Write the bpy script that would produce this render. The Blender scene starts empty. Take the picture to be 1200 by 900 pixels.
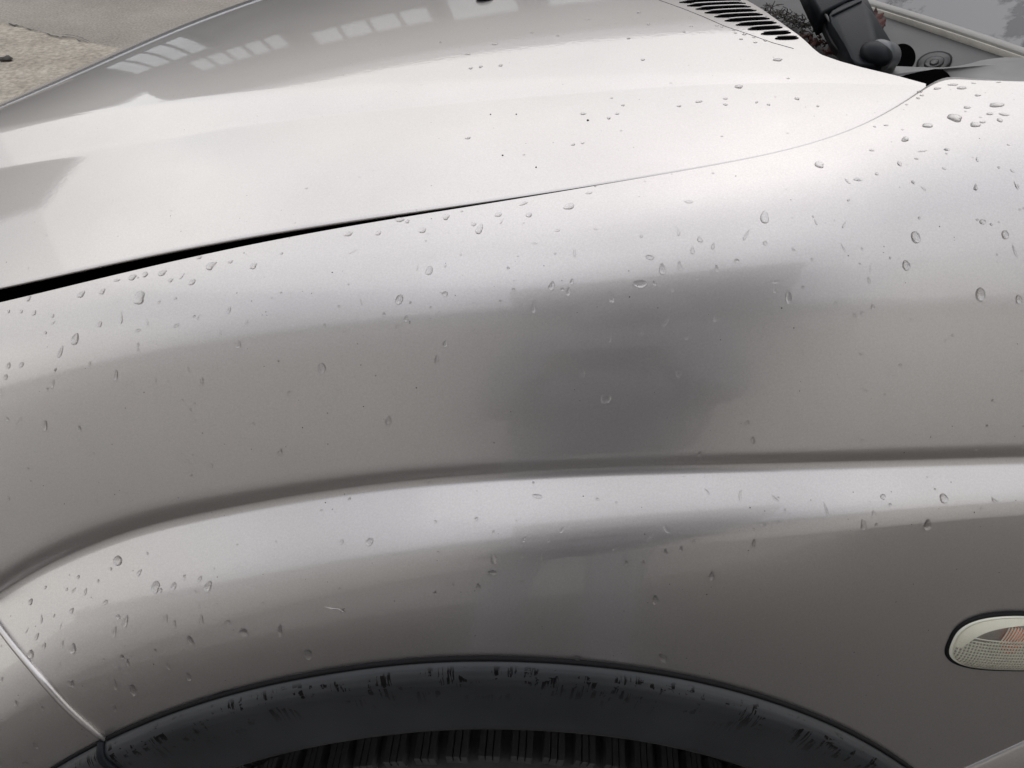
import bpy, bmesh, math, random
import numpy as np
from mathutils import Vector, Matrix
from mathutils.bvhtree import BVHTree

random.seed(7)
R = math.radians
S = bpy.context.scene
COL = S.collection

# ------------------------------------------------------------------ camera
PITCH = R(40.0)
CY, CZ, F = -0.3286, 1.226, 971.0
cam_d = bpy.data.cameras.new('camera')
cam_d.sensor_width = 36.0
cam_d.lens = 36.0 * F / 1200.0
cam_d.clip_start = 0.02
cam_d.clip_end = 500.0
cam = bpy.data.objects.new('camera', cam_d)
cam.location = (0, CY, CZ)
cam.rotation_euler = (R(90) - PITCH, 0, 0)
COL.objects.link(cam)
S.camera = cam

# ------------------------------------------------------------------ sky and sun
SUN_EL, SUN_AZ = 52.0, 20.0        # azimuth: 0 = +Y (beyond the car), positive to +X (car's tail)
w = bpy.data.worlds.new('World')
S.world = w
w.use_nodes = True
nt = w.node_tree
nt.nodes.clear()
out = nt.nodes.new('ShaderNodeOutputWorld')
bg = nt.nodes.new('ShaderNodeBackground')
sky = nt.nodes.new('ShaderNodeTexSky')
sky.sky_type = 'NISHITA'
sky.sun_disc = False
sky.sun_elevation = R(SUN_EL)
sky.sun_rotation = R(SUN_AZ)
sky.air_density = 1.0
sky.dust_density = 1.2
hsv = nt.nodes.new('ShaderNodeHueSaturation')
hsv.inputs['Saturation'].default_value = 0.42
tc = nt.nodes.new('ShaderNodeTexCoord')
nz = nt.nodes.new('ShaderNodeTexNoise')
nz.inputs['Scale'].default_value = 2.2
nz.inputs['Detail'].default_value = 5.0
nz.inputs['Roughness'].default_value = 0.55
cr = nt.nodes.new('ShaderNodeValToRGB')
cr.color_ramp.elements[0].position = 0.22
cr.color_ramp.elements[1].position = 0.58
cr.color_ramp.elements[0].color = (0, 0, 0, 1)
cr.color_ramp.elements[1].color = (1, 1, 1, 1)
mx = nt.nodes.new('ShaderNodeMixRGB')
mx.inputs['Color2'].default_value = (8.0, 7.95, 7.8, 1)   # cloud white (before the background strength)
ml = nt.nodes.new('ShaderNodeMath')
ml.operation = 'MULTIPLY'
ml.inputs[1].default_value = 0.97
nt.links.new(tc.outputs['Generated'], nz.inputs['Vector'])
nt.links.new(nz.outputs['Fac'], cr.inputs['Fac'])
sxyz = nt.nodes.new('ShaderNodeSeparateXYZ'); nt.links.new(tc.outputs['Generated'], sxyz.inputs[0])
zr = nt.nodes.new('ShaderNodeMapRange'); zr.inputs[1].default_value = 0.45; zr.inputs[2].default_value = 0.95; zr.inputs[3].default_value = 1.0; zr.inputs[4].default_value = 0.72
nt.links.new(sxyz.outputs[2], zr.inputs[0])
mz = nt.nodes.new('ShaderNodeMath'); mz.operation = 'MULTIPLY'
nt.links.new(cr.outputs['Color'], mz.inputs[0]); nt.links.new(zr.outputs[0], mz.inputs[1])
nt.links.new(mz.outputs[0], ml.inputs[0])
nt.links.new(ml.outputs[0], mx.inputs['Fac'])
nt.links.new(sky.outputs[0], hsv.inputs['Color'])
nt.links.new(hsv.outputs[0], mx.inputs['Color1'])
zc = nt.nodes.new('ShaderNodeMapRange'); zc.inputs[1].default_value = 0.35; zc.inputs[2].default_value = 0.9
nt.links.new(tc.outputs['Generated'], nt.nodes.new('ShaderNodeSeparateXYZ').inputs[0])
sz2 = [n for n in nt.nodes if n.type == 'SEPXYZ'][-1]
nt.links.new(sz2.outputs[2], zc.inputs[0])
cm = nt.nodes.new('ShaderNodeMixRGB'); cm.inputs['Color1'].default_value = (7.25, 7.08, 6.78, 1); cm.inputs['Color2'].default_value = (7.2, 7.25, 7.85, 1)
nt.links.new(zc.outputs[0], cm.inputs['Fac']); nt.links.new(cm.outputs[0], mx.inputs['Color2'])
nt.links.new(mx.outputs[0], bg.inputs['Color'])
bg.inputs['Strength'].default_value = 0.13
nt.links.new(bg.outputs[0], out.inputs['Surface'])

sl = bpy.data.lights.new('sun', 'SUN')
sl.energy = 0.6
sl.angle = R(120)
sl.color = (1.0, 0.97, 0.93)
sun = bpy.data.objects.new('sun', sl)
sd = Vector((math.sin(R(SUN_AZ)) * math.cos(R(SUN_EL)), math.cos(R(SUN_AZ)) * math.cos(R(SUN_EL)), math.sin(R(SUN_EL))))
sun.rotation_euler = sd.to_track_quat('Z', 'Y').to_euler()
COL.objects.link(sun)

S.view_settings.view_transform = 'Standard'
S.view_settings.look = 'None'
S.view_settings.gamma = 1.0
S.view_settings.exposure = 0.62
S.view_settings.use_curve_mapping = False
S.cycles.use_denoising = True
S.cycles.max_bounces = 10
S.cycles.transmission_bounces = 8
S.cycles.glossy_bounces = 6
S.cycles.sample_clamp_indirect = 6.0

# ------------------------------------------------------------------ geometry helpers
cp, sp = math.cos(PITCH), math.sin(PITCH)

def ray(px, py):
    u = (px - 600.0) / F
    v = (450.0 - py) / F
    return np.array([u, cp + sp * v, -sp + cp * v])

def at_y(px, py, y):
    d = ray(px, py); t = (y - CY) / d[1]
    return np.array([d[0] * t, y, CZ + d[2] * t])

def at_z(px, py, z):
    d = ray(px, py); t = (z - CZ) / d[2]
    return np.array([d[0] * t, CY + d[1] * t, z])

def at_plane(px, py, p0, n):
    d = ray(px, py); c = np.array([0, CY, CZ])
    t = np.dot(np.asarray(p0) - c, n) / np.dot(d, n)
    return c + d * t

def ratio(py):                       # fall of the sight line per metre of y
    d = ray(600, py)
    return -d[2] / d[1]

def to_x(px, y, z):                  # x of a point of the section seen in column px
    t = (y - CY) * cp - (z - CZ) * sp
    return (px - 600.0) / F * t

def spline(xs, ys):
    """natural cubic spline with linear ends"""
    xs = np.asarray(xs, float); ys = np.asarray(ys, float); n = len(xs)
    h = np.diff(xs)
    A = np.zeros((n, n)); b = np.zeros(n)
    A[0, 0] = A[-1, -1] = 1
    for i in range(1, n - 1):
        A[i, i - 1], A[i, i], A[i, i + 1] = h[i - 1], 2 * (h[i - 1] + h[i]), h[i]
        b[i] = 3 * ((ys[i + 1] - ys[i]) / h[i] - (ys[i] - ys[i - 1]) / h[i - 1])
    c = np.linalg.solve(A, b)
    def f(x):
        x = float(x)
        if x <= xs[0]:
            s = (ys[1] - ys[0]) / h[0] - h[0] * (2 * c[0] + c[1]) / 3
            return ys[0] + s * (x - xs[0])
        if x >= xs[-1]:
            i = n - 2
            bb = (ys[-1] - ys[-2]) / h[i] - h[i] * (2 * c[i] + c[i + 1]) / 3
            dd = (c[i + 1] - c[i]) / (3 * h[i])
            s = bb + 2 * c[i] * h[i] + 3 * dd * h[i] ** 2
            return ys[-1] + s * (x - xs[-1])
        i = int(np.searchsorted(xs, x)) - 1
        i = max(0, min(n - 2, i))
        bb = (ys[i + 1] - ys[i]) / h[i] - h[i] * (2 * c[i] + c[i + 1]) / 3
        dd = (c[i + 1] - c[i]) / (3 * h[i])
        q = x - xs[i]
        return ys[i] + bb * q + c[i] * q * q + dd * q ** 3
    return f

def lin(xs, ys):
    return lambda x: float(np.interp(x, xs, ys))

def bez(p0, a0, p1, a1, n, k0=0.36, k1=0.36, last=False):
    """cubic in (y,z); a0, a1 are unit tangents; n samples (without the end unless last)"""
    p0 = np.array(p0); p1 = np.array(p1); L = np.linalg.norm(p1 - p0)
    c0 = p0 + np.array(a0) * L * k0; c1 = p1 - np.array(a1) * L * k1
    ts = np.linspace(0, 1, n + 1)
    if not last: ts = ts[:-1]
    return [((1 - t) ** 3) * p0 + 3 * (1 - t) ** 2 * t * c0 + 3 * (1 - t) * t * t * c1 + t ** 3 * p1 for t in ts]

def tan_out(deg):                    # travelling outwards (towards -Y) and down
    return (-math.cos(R(deg)), -math.sin(R(deg)))

def tan_in(deg):                     # travelling inboard (towards +Y), rising for positive deg
    return (math.cos(R(deg)), math.sin(R(deg)))

def link(name, me, mat=None, parent=None, smooth=True):
    o = bpy.data.objects.new(name, me)
    COL.objects.link(o)
    if mat is not None and not me.materials: me.materials.append(mat)
    if smooth:
        for p in me.polygons: p.use_smooth = True
    if parent is not None: o.parent = parent
    return o

def grid_mesh(name, rows, closed=False):
    """rows: list of equal-length point lists -> quad mesh with uv (s along, t across)"""
    nr, nc = len(rows), len(rows[0])
    v = [tuple(map(float, p)) for r in rows for p in r]
    f = []
    for i in range(nr - 1 + (1 if closed else 0)):
        for j in range(nc - 1):
            a = i * nc + j; b = ((i + 1) % nr) * nc + j
            q = (a, b, b + 1, a + 1)
            if len({v[k] for k in q}) == 4: f.append(q)
            elif len({v[k] for k in q}) == 3:
                u_ = []
                for k in q:
                    if v[k] not in [v[m_] for m_ in u_]: u_.append(k)
                f.append(tuple(u_))
    me = bpy.data.meshes.new(name)
    me.from_pydata(v, [], f)
    uv = me.uv_layers.new(name='UVMap')
    for lp in me.loops:
        i, j = divmod(lp.vertex_index, nc)
        uv.data[lp.index].uv = (i / max(1, nr - 1), j / max(1, nc - 1))
    return me

def bm_mesh(name, bm):
    me = bpy.data.meshes.new(name)
    bmesh.ops.recalc_face_normals(bm, faces=bm.faces)
    bm.to_mesh(me); bm.free()
    return me

def tag(o, label=None, cat=None, group=None, kind=None):
    if label: o['label'] = label
    if cat: o['category'] = cat
    if group: o['group'] = group
    if kind: o['kind'] = kind
    return o

def tube_mesh(name, pts, radii, n=10, cap=True, squash=None):
    pts = [Vector(p) for p in pts]
    if not isinstance(radii, (list, tuple)): radii = [radii] * len(pts)
    bm = bmesh.new(); rings = []
    up = None
    for i, p in enumerate(pts):
        d = (pts[min(i + 1, len(pts) - 1)] - pts[max(i - 1, 0)]).normalized()
        if up is None:
            up = d.orthogonal().normalized()
        up = (up - d * up.dot(d)).normalized()
        sd_ = d.cross(up)
        rings.append([bm.verts.new(p + (up * math.cos(2 * math.pi * k / n) + sd_ * math.sin(2 * math.pi * k / n)) * radii[i]) for k in range(n)])
    for a, b in zip(rings, rings[1:]):
        for k in range(n):
            bm.faces.new((a[k], a[(k + 1) % n], b[(k + 1) % n], b[k]))
    if cap:
        bm.faces.new(rings[0][::-1]); bm.faces.new(rings[-1])
    return bm_mesh(name, bm)

def slab_mesh(name, outline, normal, thick, bevel=0.0, seg=2):
    """closed slab: outline (3D, about planar) extruded along -normal by thick"""
    n = Vector(normal).normalized()
    bm = bmesh.new()
    top = [bm.verts.new(Vector(p)) for p in outline]
    bot = [bm.verts.new(Vector(p) - n * thick) for p in outline]
    ft = bm.faces.new(top); bm.faces.new(bot[::-1])
    m = len(top)
    for k in range(m):
        bm.faces.new((top[k], bot[k], bot[(k + 1) % m], top[(k + 1) % m]))
    if bevel > 0:
        es = [e for e in ft.edges]
        bmesh.ops.bevel(bm, geom=es, offset=bevel, segments=seg, affect='EDGES', profile=0.5, clamp_overlap=True)
    return bm_mesh(name, bm)

# ------------------------------------------------------------------ materials
def new_mat(name):
    m = bpy.data.materials.new(name); m.use_nodes = True
    n = m.node_tree; b = n.nodes['Principled BSDF']
    return m, n, b

def N(n, kind, **kw):
    x = n.nodes.new(kind)
    for k, v in kw.items():
        if k in x.inputs: x.inputs[k].default_value = v
        else: setattr(x, k, v)
    return x

def ramp(n, src, p0, c0, p1, c1):
    r = n.nodes.new('ShaderNodeValToRGB')
    e = r.color_ramp.elements
    e[0].position, e[1].position = p0, p1
    e[0].color = c0 if len(c0) == 4 else (*c0, 1)
    e[1].color = c1 if len(c1) == 4 else (*c1, 1)
    n.links.new(src, r.inputs['Fac'])
    return r

def g(v): return (v, v, v, 1)

def paint_mat():
    m, n, b = new_mat('metallic_paint')
    tcn = N(n, 'ShaderNodeTexCoord')
    # flake grain
    fl = N(n, 'ShaderNodeTexNoise', Scale=1000.0, Detail=2.0)
    n.links.new(tcn.outputs['Object'], fl.inputs['Vector'])
    base = ramp(n, fl.outputs['Fac'], 0.3, (0.430, 0.411, 0.396), 0.7, (0.492, 0.470, 0.453))
    # specks of road dirt
    vo = N(n, 'ShaderNodeTexVoronoi', Scale=95.0)
    n.links.new(tcn.outputs['Object'], vo.inputs['Vector'])
    sep = N(n, 'ShaderNodeSeparateColor')
    n.links.new(vo.outputs['Color'], sep.inputs[0])
    pick = N(n, 'ShaderNodeMath', operation='GREATER_THAN'); pick.inputs[1].default_value = 0.72
    n.links.new(sep.outputs[0], pick.inputs[0])
    dot = N(n, 'ShaderNodeMath', operation='LESS_THAN'); dot.inputs[1].default_value = 0.055
    n.links.new(vo.outputs['Distance'], dot.inputs[0])
    sp_ = N(n, 'ShaderNodeMath', operation='MULTIPLY')
    n.links.new(pick.outputs[0], sp_.inputs[0]); n.links.new(dot.outputs[0], sp_.inputs[1])
    # dust film in soft patches
    du = N(n, 'ShaderNodeTexNoise', Scale=9.0, Detail=8.0, Roughness=0.65)
    n.links.new(tcn.outputs['Object'], du.inputs['Vector'])
    dr = ramp(n, du.outputs['Fac'], 0.40, g(0.0), 0.75, g(0.16))
    mixd = N(n, 'ShaderNodeMixRGB'); mixd.inputs['Color2'].default_value = (0.33, 0.31, 0.285, 1)
    n.links.new(dr.outputs[0], mixd.inputs['Fac']); n.links.new(base.outputs[0], mixd.inputs['Color1'])
    mixs = N(n, 'ShaderNodeMixRGB'); mixs.inputs['Color2'].default_value = (0.10, 0.09, 0.08, 1)
    k = N(n, 'ShaderNodeMath', operation='MULTIPLY'); k.inputs[1].default_value = 0.5
    n.links.new(sp_.outputs[0], k.inputs[0])
    n.links.new(k.outputs[0], mixs.inputs['Fac']); n.links.new(mixd.outputs[0], mixs.inputs['Color1'])
    n.links.new(mixs.outputs[0], b.inputs['Base Color'])
    b.inputs['Metallic'].default_value = 0.92
    rr = ramp(n, du.outputs['Fac'], 0.3, g(0.32), 0.75, g(0.37))
    n.links.new(rr.outputs[0], b.inputs['Roughness'])
    b.inputs['Coat Weight'].default_value = 1.0
    b.inputs['Coat IOR'].default_value = 1.5
    cr_ = ramp(n, du.outputs['Fac'], 0.35, g(0.015), 0.8, g(0.06))
    n.links.new(cr_.outputs[0], b.inputs['Coat Roughness'])
    # orange peel on the lacquer
    op = N(n, 'ShaderNodeTexNoise', Scale=260.0, Detail=2.0)
    n.links.new(tcn.outputs['Object'], op.inputs['Vector'])
    bp = N(n, 'ShaderNodeBump', Strength=0.035, Distance=0.0006)
    n.links.new(op.outputs['Fac'], bp.inputs['Height'])
    n.links.new(bp.outputs[0], b.inputs['Coat Normal'])
    return m

def plain(name, col, rough=0.5, metal=0.0, var=0.25, scale=40.0, bump=0.0, bscale=300.0, spec=0.5, coat=0.0):
    m, n, b = new_mat(name)
    tcn = N(n, 'ShaderNodeTexCoord')
    nn = N(n, 'ShaderNodeTexNoise', Scale=scale, Detail=6.0, Roughness=0.6)
    n.links.new(tcn.outputs['Object'], nn.inputs['Vector'])
    lo = tuple(c * (1 - var) for c in col); hi = tuple(min(1, c * (1 + var)) for c in col)
    r_ = ramp(n, nn.outputs['Fac'], 0.3, lo, 0.7, hi)
    n.links.new(r_.outputs[0], b.inputs['Base Color'])
    q = ramp(n, nn.outputs['Fac'], 0.3, g(max(0.02, rough * 0.88)), 0.7, g(min(1, rough * 1.12)))
    n.links.new(q.outputs[0], b.inputs['Roughness'])
    b.inputs['Metallic'].default_value = metal
    b.inputs['Specular IOR Level'].default_value = spec
    b.inputs['Coat Weight'].default_value = coat
    if bump:
        bn = N(n, 'ShaderNodeTexNoise', Scale=bscale, Detail=3.0)
        n.links.new(tcn.outputs['Object'], bn.inputs['Vector'])
        bp = N(n, 'ShaderNodeBump', Strength=bump, Distance=0.001)
        n.links.new(bn.outputs['Fac'], bp.inputs['Height'])
        n.links.new(bp.outputs[0], b.inputs['Normal'])
    return m

def trim_mat():
    """weathered black plastic: bleached bloom near the top lip with wet dark runs left in it"""
    m, n, b = new_mat('weathered_black_plastic')
    uvn = N(n, 'ShaderNodeUVMap'); uvn.uv_map = 'UVMap'
    sep = N(n, 'ShaderNodeSeparateXYZ'); n.links.new(uvn.outputs[0], sep.inputs[0])
    def streak(sx, sy, lo, hi, seed):
        mp = N(n, 'ShaderNodeMapping'); mp.inputs['Scale'].default_value = (sx, sy, 1); mp.inputs['Location'].default_value = (seed, seed * 0.7, 0)
        n.links.new(uvn.outputs[0], mp.inputs[0])
        t = N(n, 'ShaderNodeTexNoise', Scale=1.0, Detail=5.0, Roughness=0.62)
        n.links.new(mp.outputs[0], t.inputs['Vector'])
        return ramp(n, t.outputs['Fac'], lo, g(0), hi, g(1))
    a = streak(200, 2.4, 0.50, 0.53, 3.1)
    a2 = streak(30, 5.5, 0.515, 0.54, 9.3)
    band = ramp(n, sep.outputs[1], 0.30, g(1), 0.52, g(0))
    band0 = ramp(n, sep.outputs[1], 0.13, g(0), 0.2, g(1))
    m1 = N(n, 'ShaderNodeMath', operation='MULTIPLY'); n.links.new(a.outputs[0], m1.inputs[0]); n.links.new(band.outputs[0], m1.inputs[1])
    m2 = N(n, 'ShaderNodeMath', operation='MULTIPLY'); n.links.new(m1.outputs[0], m2.inputs[0]); n.links.new(a2.outputs[0], m2.inputs[1])
    m3 = N(n, 'ShaderNodeMath', operation='MULTIPLY'); n.links.new(m2.outputs[0], m3.inputs[0]); n.links.new(band0.outputs[0], m3.inputs[1])
    tcn = N(n, 'ShaderNodeTexCoord')
    nn = N(n, 'ShaderNodeTexNoise', Scale=14.0, Detail=6.0); n.links.new(tcn.outputs['Object'], nn.inputs['Vector'])
    bl = ramp(n, nn.outputs['Fac'], 0.35, (0.018, 0.020, 0.022), 0.7, (0.033, 0.0355, 0.039))
    mix = N(n, 'ShaderNodeMixRGB'); mix.inputs['Color2'].default_value = (0.003, 0.003, 0.0035, 1)
    n.links.new(m3.outputs[0], mix.inputs['Fac']); n.links.new(bl.outputs[0], mix.inputs['Color1'])
    n.links.new(mix.outputs[0], b.inputs['Base Color'])
    sr_ = ramp(n, m3.outputs[0], 0, g(0.45), 1, g(0.12)); n.links.new(sr_.outputs[0], b.inputs['Specular IOR Level'])
    rr = ramp(n, m3.outputs[0], 0, g(0.42), 1, g(0.35)); n.links.new(rr.outputs[0], b.inputs['Roughness'])
    bn = N(n, 'ShaderNodeTexNoise', Scale=700.0, Detail=2.0); n.links.new(tcn.outputs['Object'], bn.inputs['Vector'])
    bp = N(n, 'ShaderNodeBump', Strength=0.12, Distance=0.0008); n.links.new(bn.outputs['Fac'], bp.inputs['Height'])
    n.links.new(bp.outputs[0], b.inputs['Normal'])
    return m

def water_mat():
    m, n, b = new_mat('water')
    b.inputs['Base Color'].default_value = (1, 1, 1, 1)
    b.inputs['Roughness'].default_value = 0.0
    b.inputs['IOR'].default_value = 1.33
    b.inputs['Transmission Weight'].default_value = 1.0
    return m

PAINT = paint_mat()
TRIM = trim_mat()
WATER = water_mat()
BLACK = plain('black_rubber', (0.005, 0.005, 0.006), 0.6, var=0.3, spec=0.2)
HOLE = plain('deep_shadow_black', (0.002, 0.002, 0.0022), 0.95, var=0.2, spec=0.0)  # shade inside gaps and openings, painted as flat black
DARKP = plain('dark_plastic', (0.008, 0.0095, 0.012), 0.42, spec=0.14, bump=0.15, bscale=900)
GREYP = plain('dusty_grey_plastic', (0.048, 0.048, 0.048), 0.55, var=0.22, scale=30, bump=0.1, bscale=700)
TYRE = plain('tyre_rubber', (0.05, 0.05, 0.05), 0.75, var=0.35, bump=0.3, bscale=500)
SEAL = plain('aged_seal', (0.27, 0.265, 0.245), 0.55, var=0.1)

# ================================================================== SETTING: ground
def concrete_mat(name, ca, cb, scale, speck):
    m, n, b = new_mat(name)
    tcn = N(n, 'ShaderNodeTexCoord')
    a = N(n, 'ShaderNodeTexNoise', Scale=scale, Detail=9.0, Roughness=0.68); n.links.new(tcn.outputs['Object'], a.inputs['Vector'])
    c = ramp(n, a.outputs['Fac'], 0.32, ca, 0.68, cb)
    f = N(n, 'ShaderNodeTexNoise', Scale=speck, Detail=4.0, Roughness=0.7); n.links.new(tcn.outputs['Object'], f.inputs['Vector'])
    fr = ramp(n, f.outputs['Fac'], 0.35, g(0.62), 0.65, g(1.15))
    mu = N(n, 'ShaderNodeMixRGB', blend_type='MULTIPLY'); mu.inputs['Fac'].default_value = 1
    n.links.new(c.outputs[0], mu.inputs['Color1']); n.links.new(fr.outputs[0], mu.inputs['Color2'])
    n.links.new(mu.outputs[0], b.inputs['Base Color'])
    b.inputs['Roughness'].default_value = 0.8
    bp = N(n, 'ShaderNodeBump', Strength=0.5, Distance=0.004); n.links.new(f.outputs['Fac'], bp.inputs['Height'])
    n.links.new(bp.outputs[0], b.inputs['Normal'])
    return m

CONC1 = concrete_mat('worn_concrete', (0.21, 0.190, 0.160), (0.32, 0.29, 0.25), 1.6, 90)
CONC2 = concrete_mat('exposed_aggregate_concrete', (0.26, 0.23, 0.186), (0.40, 0.36, 0.295), 5.0, 45)
bm = bmesh.new()
bmesh.ops.create_grid(bm, x_segments=8, y_segments=8, size=150)
tag(link('ground', bm_mesh('ground', bm), CONC1, smooth=False), kind='structure')
pp = [(-260, 14), (-60, 20), (10, 28), (36, 34), (63, 42), (86, 44.5), (105, 50), (190, 66), (160, 160), (-100, 330), (-260, 330)]
bm = bmesh.new(); bm.faces.new([bm.verts.new(at_z(x, y, 0.004)) for x, y in pp])
tag(link('concrete_slab', bm_mesh('concrete_slab', bm), CONC2, smooth=False), kind='structure')
DARKG = concrete_mat('dark_mirror_ground', (0.088, 0.083, 0.078), (0.132, 0.125, 0.118), 2.0, 160)  # unseen dark sheet, added so the lower wing mirrors darker ground
bm = bmesh.new()
for p_ in ((-9.0, -2.3, 0.004), (9.0, -2.3, 0.004), (9.0, 1.1, 0.004), (-9.0, 1.1, 0.004)): bm.verts.new(p_)
bm.faces.new(bm.verts)
tag(link('added_dark_ground', bm_mesh('added_dark_ground', bm), DARKG, smooth=False), kind='structure')

for nm_, y0_, y1_, mt_ in (('dark_mirror_strip', 5.0, 7.0, concrete_mat('dark_strip_ground', (0.03, 0.03, 0.031), (0.05, 0.05, 0.051), 2.0, 160)), ('bright_mirror_strip', 7.0, 8.7, concrete_mat('bright_strip_ground', (0.62, 0.63, 0.65), (0.72, 0.73, 0.75), 1.0, 40))):  # unseen strips, added to put dark and bright bands into the bonnet's reflection
    bm = bmesh.new(); bm.faces.new([bm.verts.new(q_) for q_ in ((-14.0, y0_, 0.004), (12.0, y0_, 0.004), (12.0, y1_, 0.004), (-14.0, y1_, 0.004))])
    tag(link(nm_, bm_mesh(nm_, bm), mt_, smooth=False), kind='structure')
CRK = plain('crack_filler', (0.05, 0.047, 0.042), 0.9, var=0.4)
def crack(pix, wds):
    rw = []
    for (x, y), w_ in zip(pix, wds):
        rw.append([at_z(x, y - w_ * 0.5, 0.0085), at_z(x, y + w_ * 0.5, 0.0085)])
    return rw
rr_ = random.Random(5)
cpx = [(10 + 95 * k / 30, float(np.interp(10 + 95 * k / 30, [10, 36, 63, 86, 105], [28, 34, 42, 44.5, 50])) + rr_.gauss(0, 0.5)) for k in range(31)]
cwd = [0.25 + 0.9 * abs(math.sin(k * 0.55)) * rr_.random() + (0.6 if k < 4 or 14 < k < 19 else 0) for k in range(31)]
tag(link('crack', grid_mesh('crack', crack(cpx, cwd)), CRK, smooth=False), kind='structure')
cpx2 = [(72 + 34 * k / 14, float(np.interp(72 + 34 * k / 14, [72, 90, 106], [40, 42, 49])) + rr_.gauss(0, 0.3)) for k in range(15)]
tag(link('crack', grid_mesh('crack', crack(cpx2, [0.2 + 0.35 * rr_.random() for k in range(15)])), CRK, smooth=False), kind='structure')
# dark chip of bark on the concrete
bm = bmesh.new(); bmesh.ops.create_icosphere(bm, subdivisions=2, radius=1.0)
for v_ in bm.verts: v_.co *= 1 + 0.25 * math.sin(v_.co.x * 5 + v_.co.y * 3)
bmesh.ops.scale(bm, verts=bm.verts, vec=(0.030, 0.022, 0.010)); q_ = at_z(8, 68.5, 0.012); bmesh.ops.translate(bm, verts=bm.verts, vec=q_)
tag(link('bark_chip', bm_mesh('bark_chip', bm), CRK), 'small dark chip lying on the beige concrete beyond the bonnet', 'bark chip')

# ================================================================== CAR
car = bpy.data.objects.new('car', None)
COL.objects.link(car)
tag(car, 'silver beige car wet with raindrops, seen close at its front wing', 'car')

# ---- rails read along the body (column -> row), and their real depth
RG = spline([-200, 0, 143, 233, 400, 560, 700, 800, 900, 967, 1020, 1062, 1086, 1106, 1130, 1200, 1300, 1400],
            [377, 337, 306, 288, 260, 237.5, 216.5, 200, 181, 163, 141.5, 117, 101, 91.5, 91, 95.5, 101, 108])
RGV = spline([-200, 0, 143, 233, 400, 560, 700, 800, 900, 1000, 1100, 1200, 1300, 1400],
             [377, 337, 306, 288, 260, 237.5, 216.5, 200, 180, 154, 122, 96, 80, 72])
ZG = spline([-200, 0, 200, 400, 600, 800, 1000, 1200, 1400], [0.850, 0.893, 0.928, 0.952, 0.969, 0.984, 0.998, 1.010, 1.02])
GAP = spline([-200, 0, 143, 280, 400, 560, 700, 900, 1090, 1400], [21, 17.5, 14.2, 10.2, 6.8, 3.0, 0.8, 0.08, 0.05, 0.0])
TG = spline([-200, 0, 300, 600, 900, 1100, 1400], [17, 16, 14, 12, 10, 7, 7])
RM = spline([-200, 0, 300, 600, 900, 1200, 1400], [600, 520, 458, 430, 410, 400, 398])
YM = spline([-200, 0, 300, 600, 900, 1200, 1400], [0.105, 0.082, 0.074, 0.072, 0.072, 0.072, 0.072])
TM = spline([-200, 0, 300, 600, 900, 1200, 1400], [48, 50, 53, 53, 53, 52, 52])
RC = spline([-250, -120, 0, 43, 100, 167, 233, 283, 400, 500, 600, 700, 850, 1000, 1200, 1400],
            [900, 785, 700, 674, 647, 623.5, 607.5, 597.5, 578, 566.5, 559, 554, 549.5, 546, 540.5, 536])
YC = spline([-200, 0, 300, 600, 900, 1200, 1400], [0.085, 0.056, 0.044, 0.041, 0.041, 0.042, 0.043])
UW = spline([-200, 0, 200, 400, 600, 900, 1200, 1400], [54, 48, 38, 32, 29, 26, 24, 24])     # height of the undercut, rows
TU = spline([-200, 0, 300, 600, 900, 1200, 1400], [58, 60, 62, 62, 67, 72, 72])
TC = spline([-200, 0, 300, 600, 900, 1200, 1400], [30, 29, 28, 28, 29, 30, 30])
FW = spline([-200, 0, 200, 400, 600, 800, 1000, 1200, 1400], [150, 140, 128, 112, 98, 84, 70, 58, 54])   # flare depth, rows
YF = spline([-200, 0, 300, 600, 900, 1200, 1400], [0.028, 0.008, -0.004, -0.006, -0.002, 0.006, 0.008])
TF = spline([-200, 0, 300, 600, 900, 1200, 1400], [70, 68, 66, 67, 71, 74, 74])
RA = spline([-260, -150, -40, 72, 133, 207, 300, 400, 480, 567, 680, 800, 917, 1000, 1057, 1110, 1180, 1260, 1340],
            [1290, 1110, 985, 900, 867, 836, 808, 788.5, 779, 775.5, 780.5, 797, 829, 865, 900, 942, 1010, 1110, 1240])
YA = spline([-200, 0, 300, 600, 900, 1200, 1400], [0.045, 0.018, 0.0, -0.004, -0.002, 0.002, 0.004])
TA = 82.0
SEAM_X = [-60, 0, 20, 40, 80, 110, 131]
SEAM_Y = [640, 730, 756, 780, 825, 851, 867]
RS = spline(SEAM_X, SEAM_Y)

def yz(py, y):
    return np.array([y, CZ - ratio(py) * (y - CY)])

def slope_pt(P, py, deg):
    """where the sight line of row py meets the line leaving P at slope deg"""
    s = math.tan(R(deg)); r = ratio(py)
    y = (CZ - r * (-CY) - P[1] + s * P[0]) / (s + r)
    return np.array([y, P[1] + s * (y - P[0])])

def row_of(P):                       # image row of a (y,z) point
    t = (P[0] - CY) * cp - (P[1] - CZ) * sp
    v = ((P[0] - CY) * sp + (P[1] - CZ) * cp) / t
    return 450 - v * F

def g_virtual(px, dpy=0.0):
    z = ZG(px); r = ratio(RGV(px) + dpy)
    return np.array([(CZ - z) / r + CY, z])

def g_pt(px, dpy=0.0):
    row, rv = RG(px) + dpy, RGV(px)
    return slope_pt(g_virtual(px), row, TG(px) * 0.8 if row < rv else TG(px))

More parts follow.
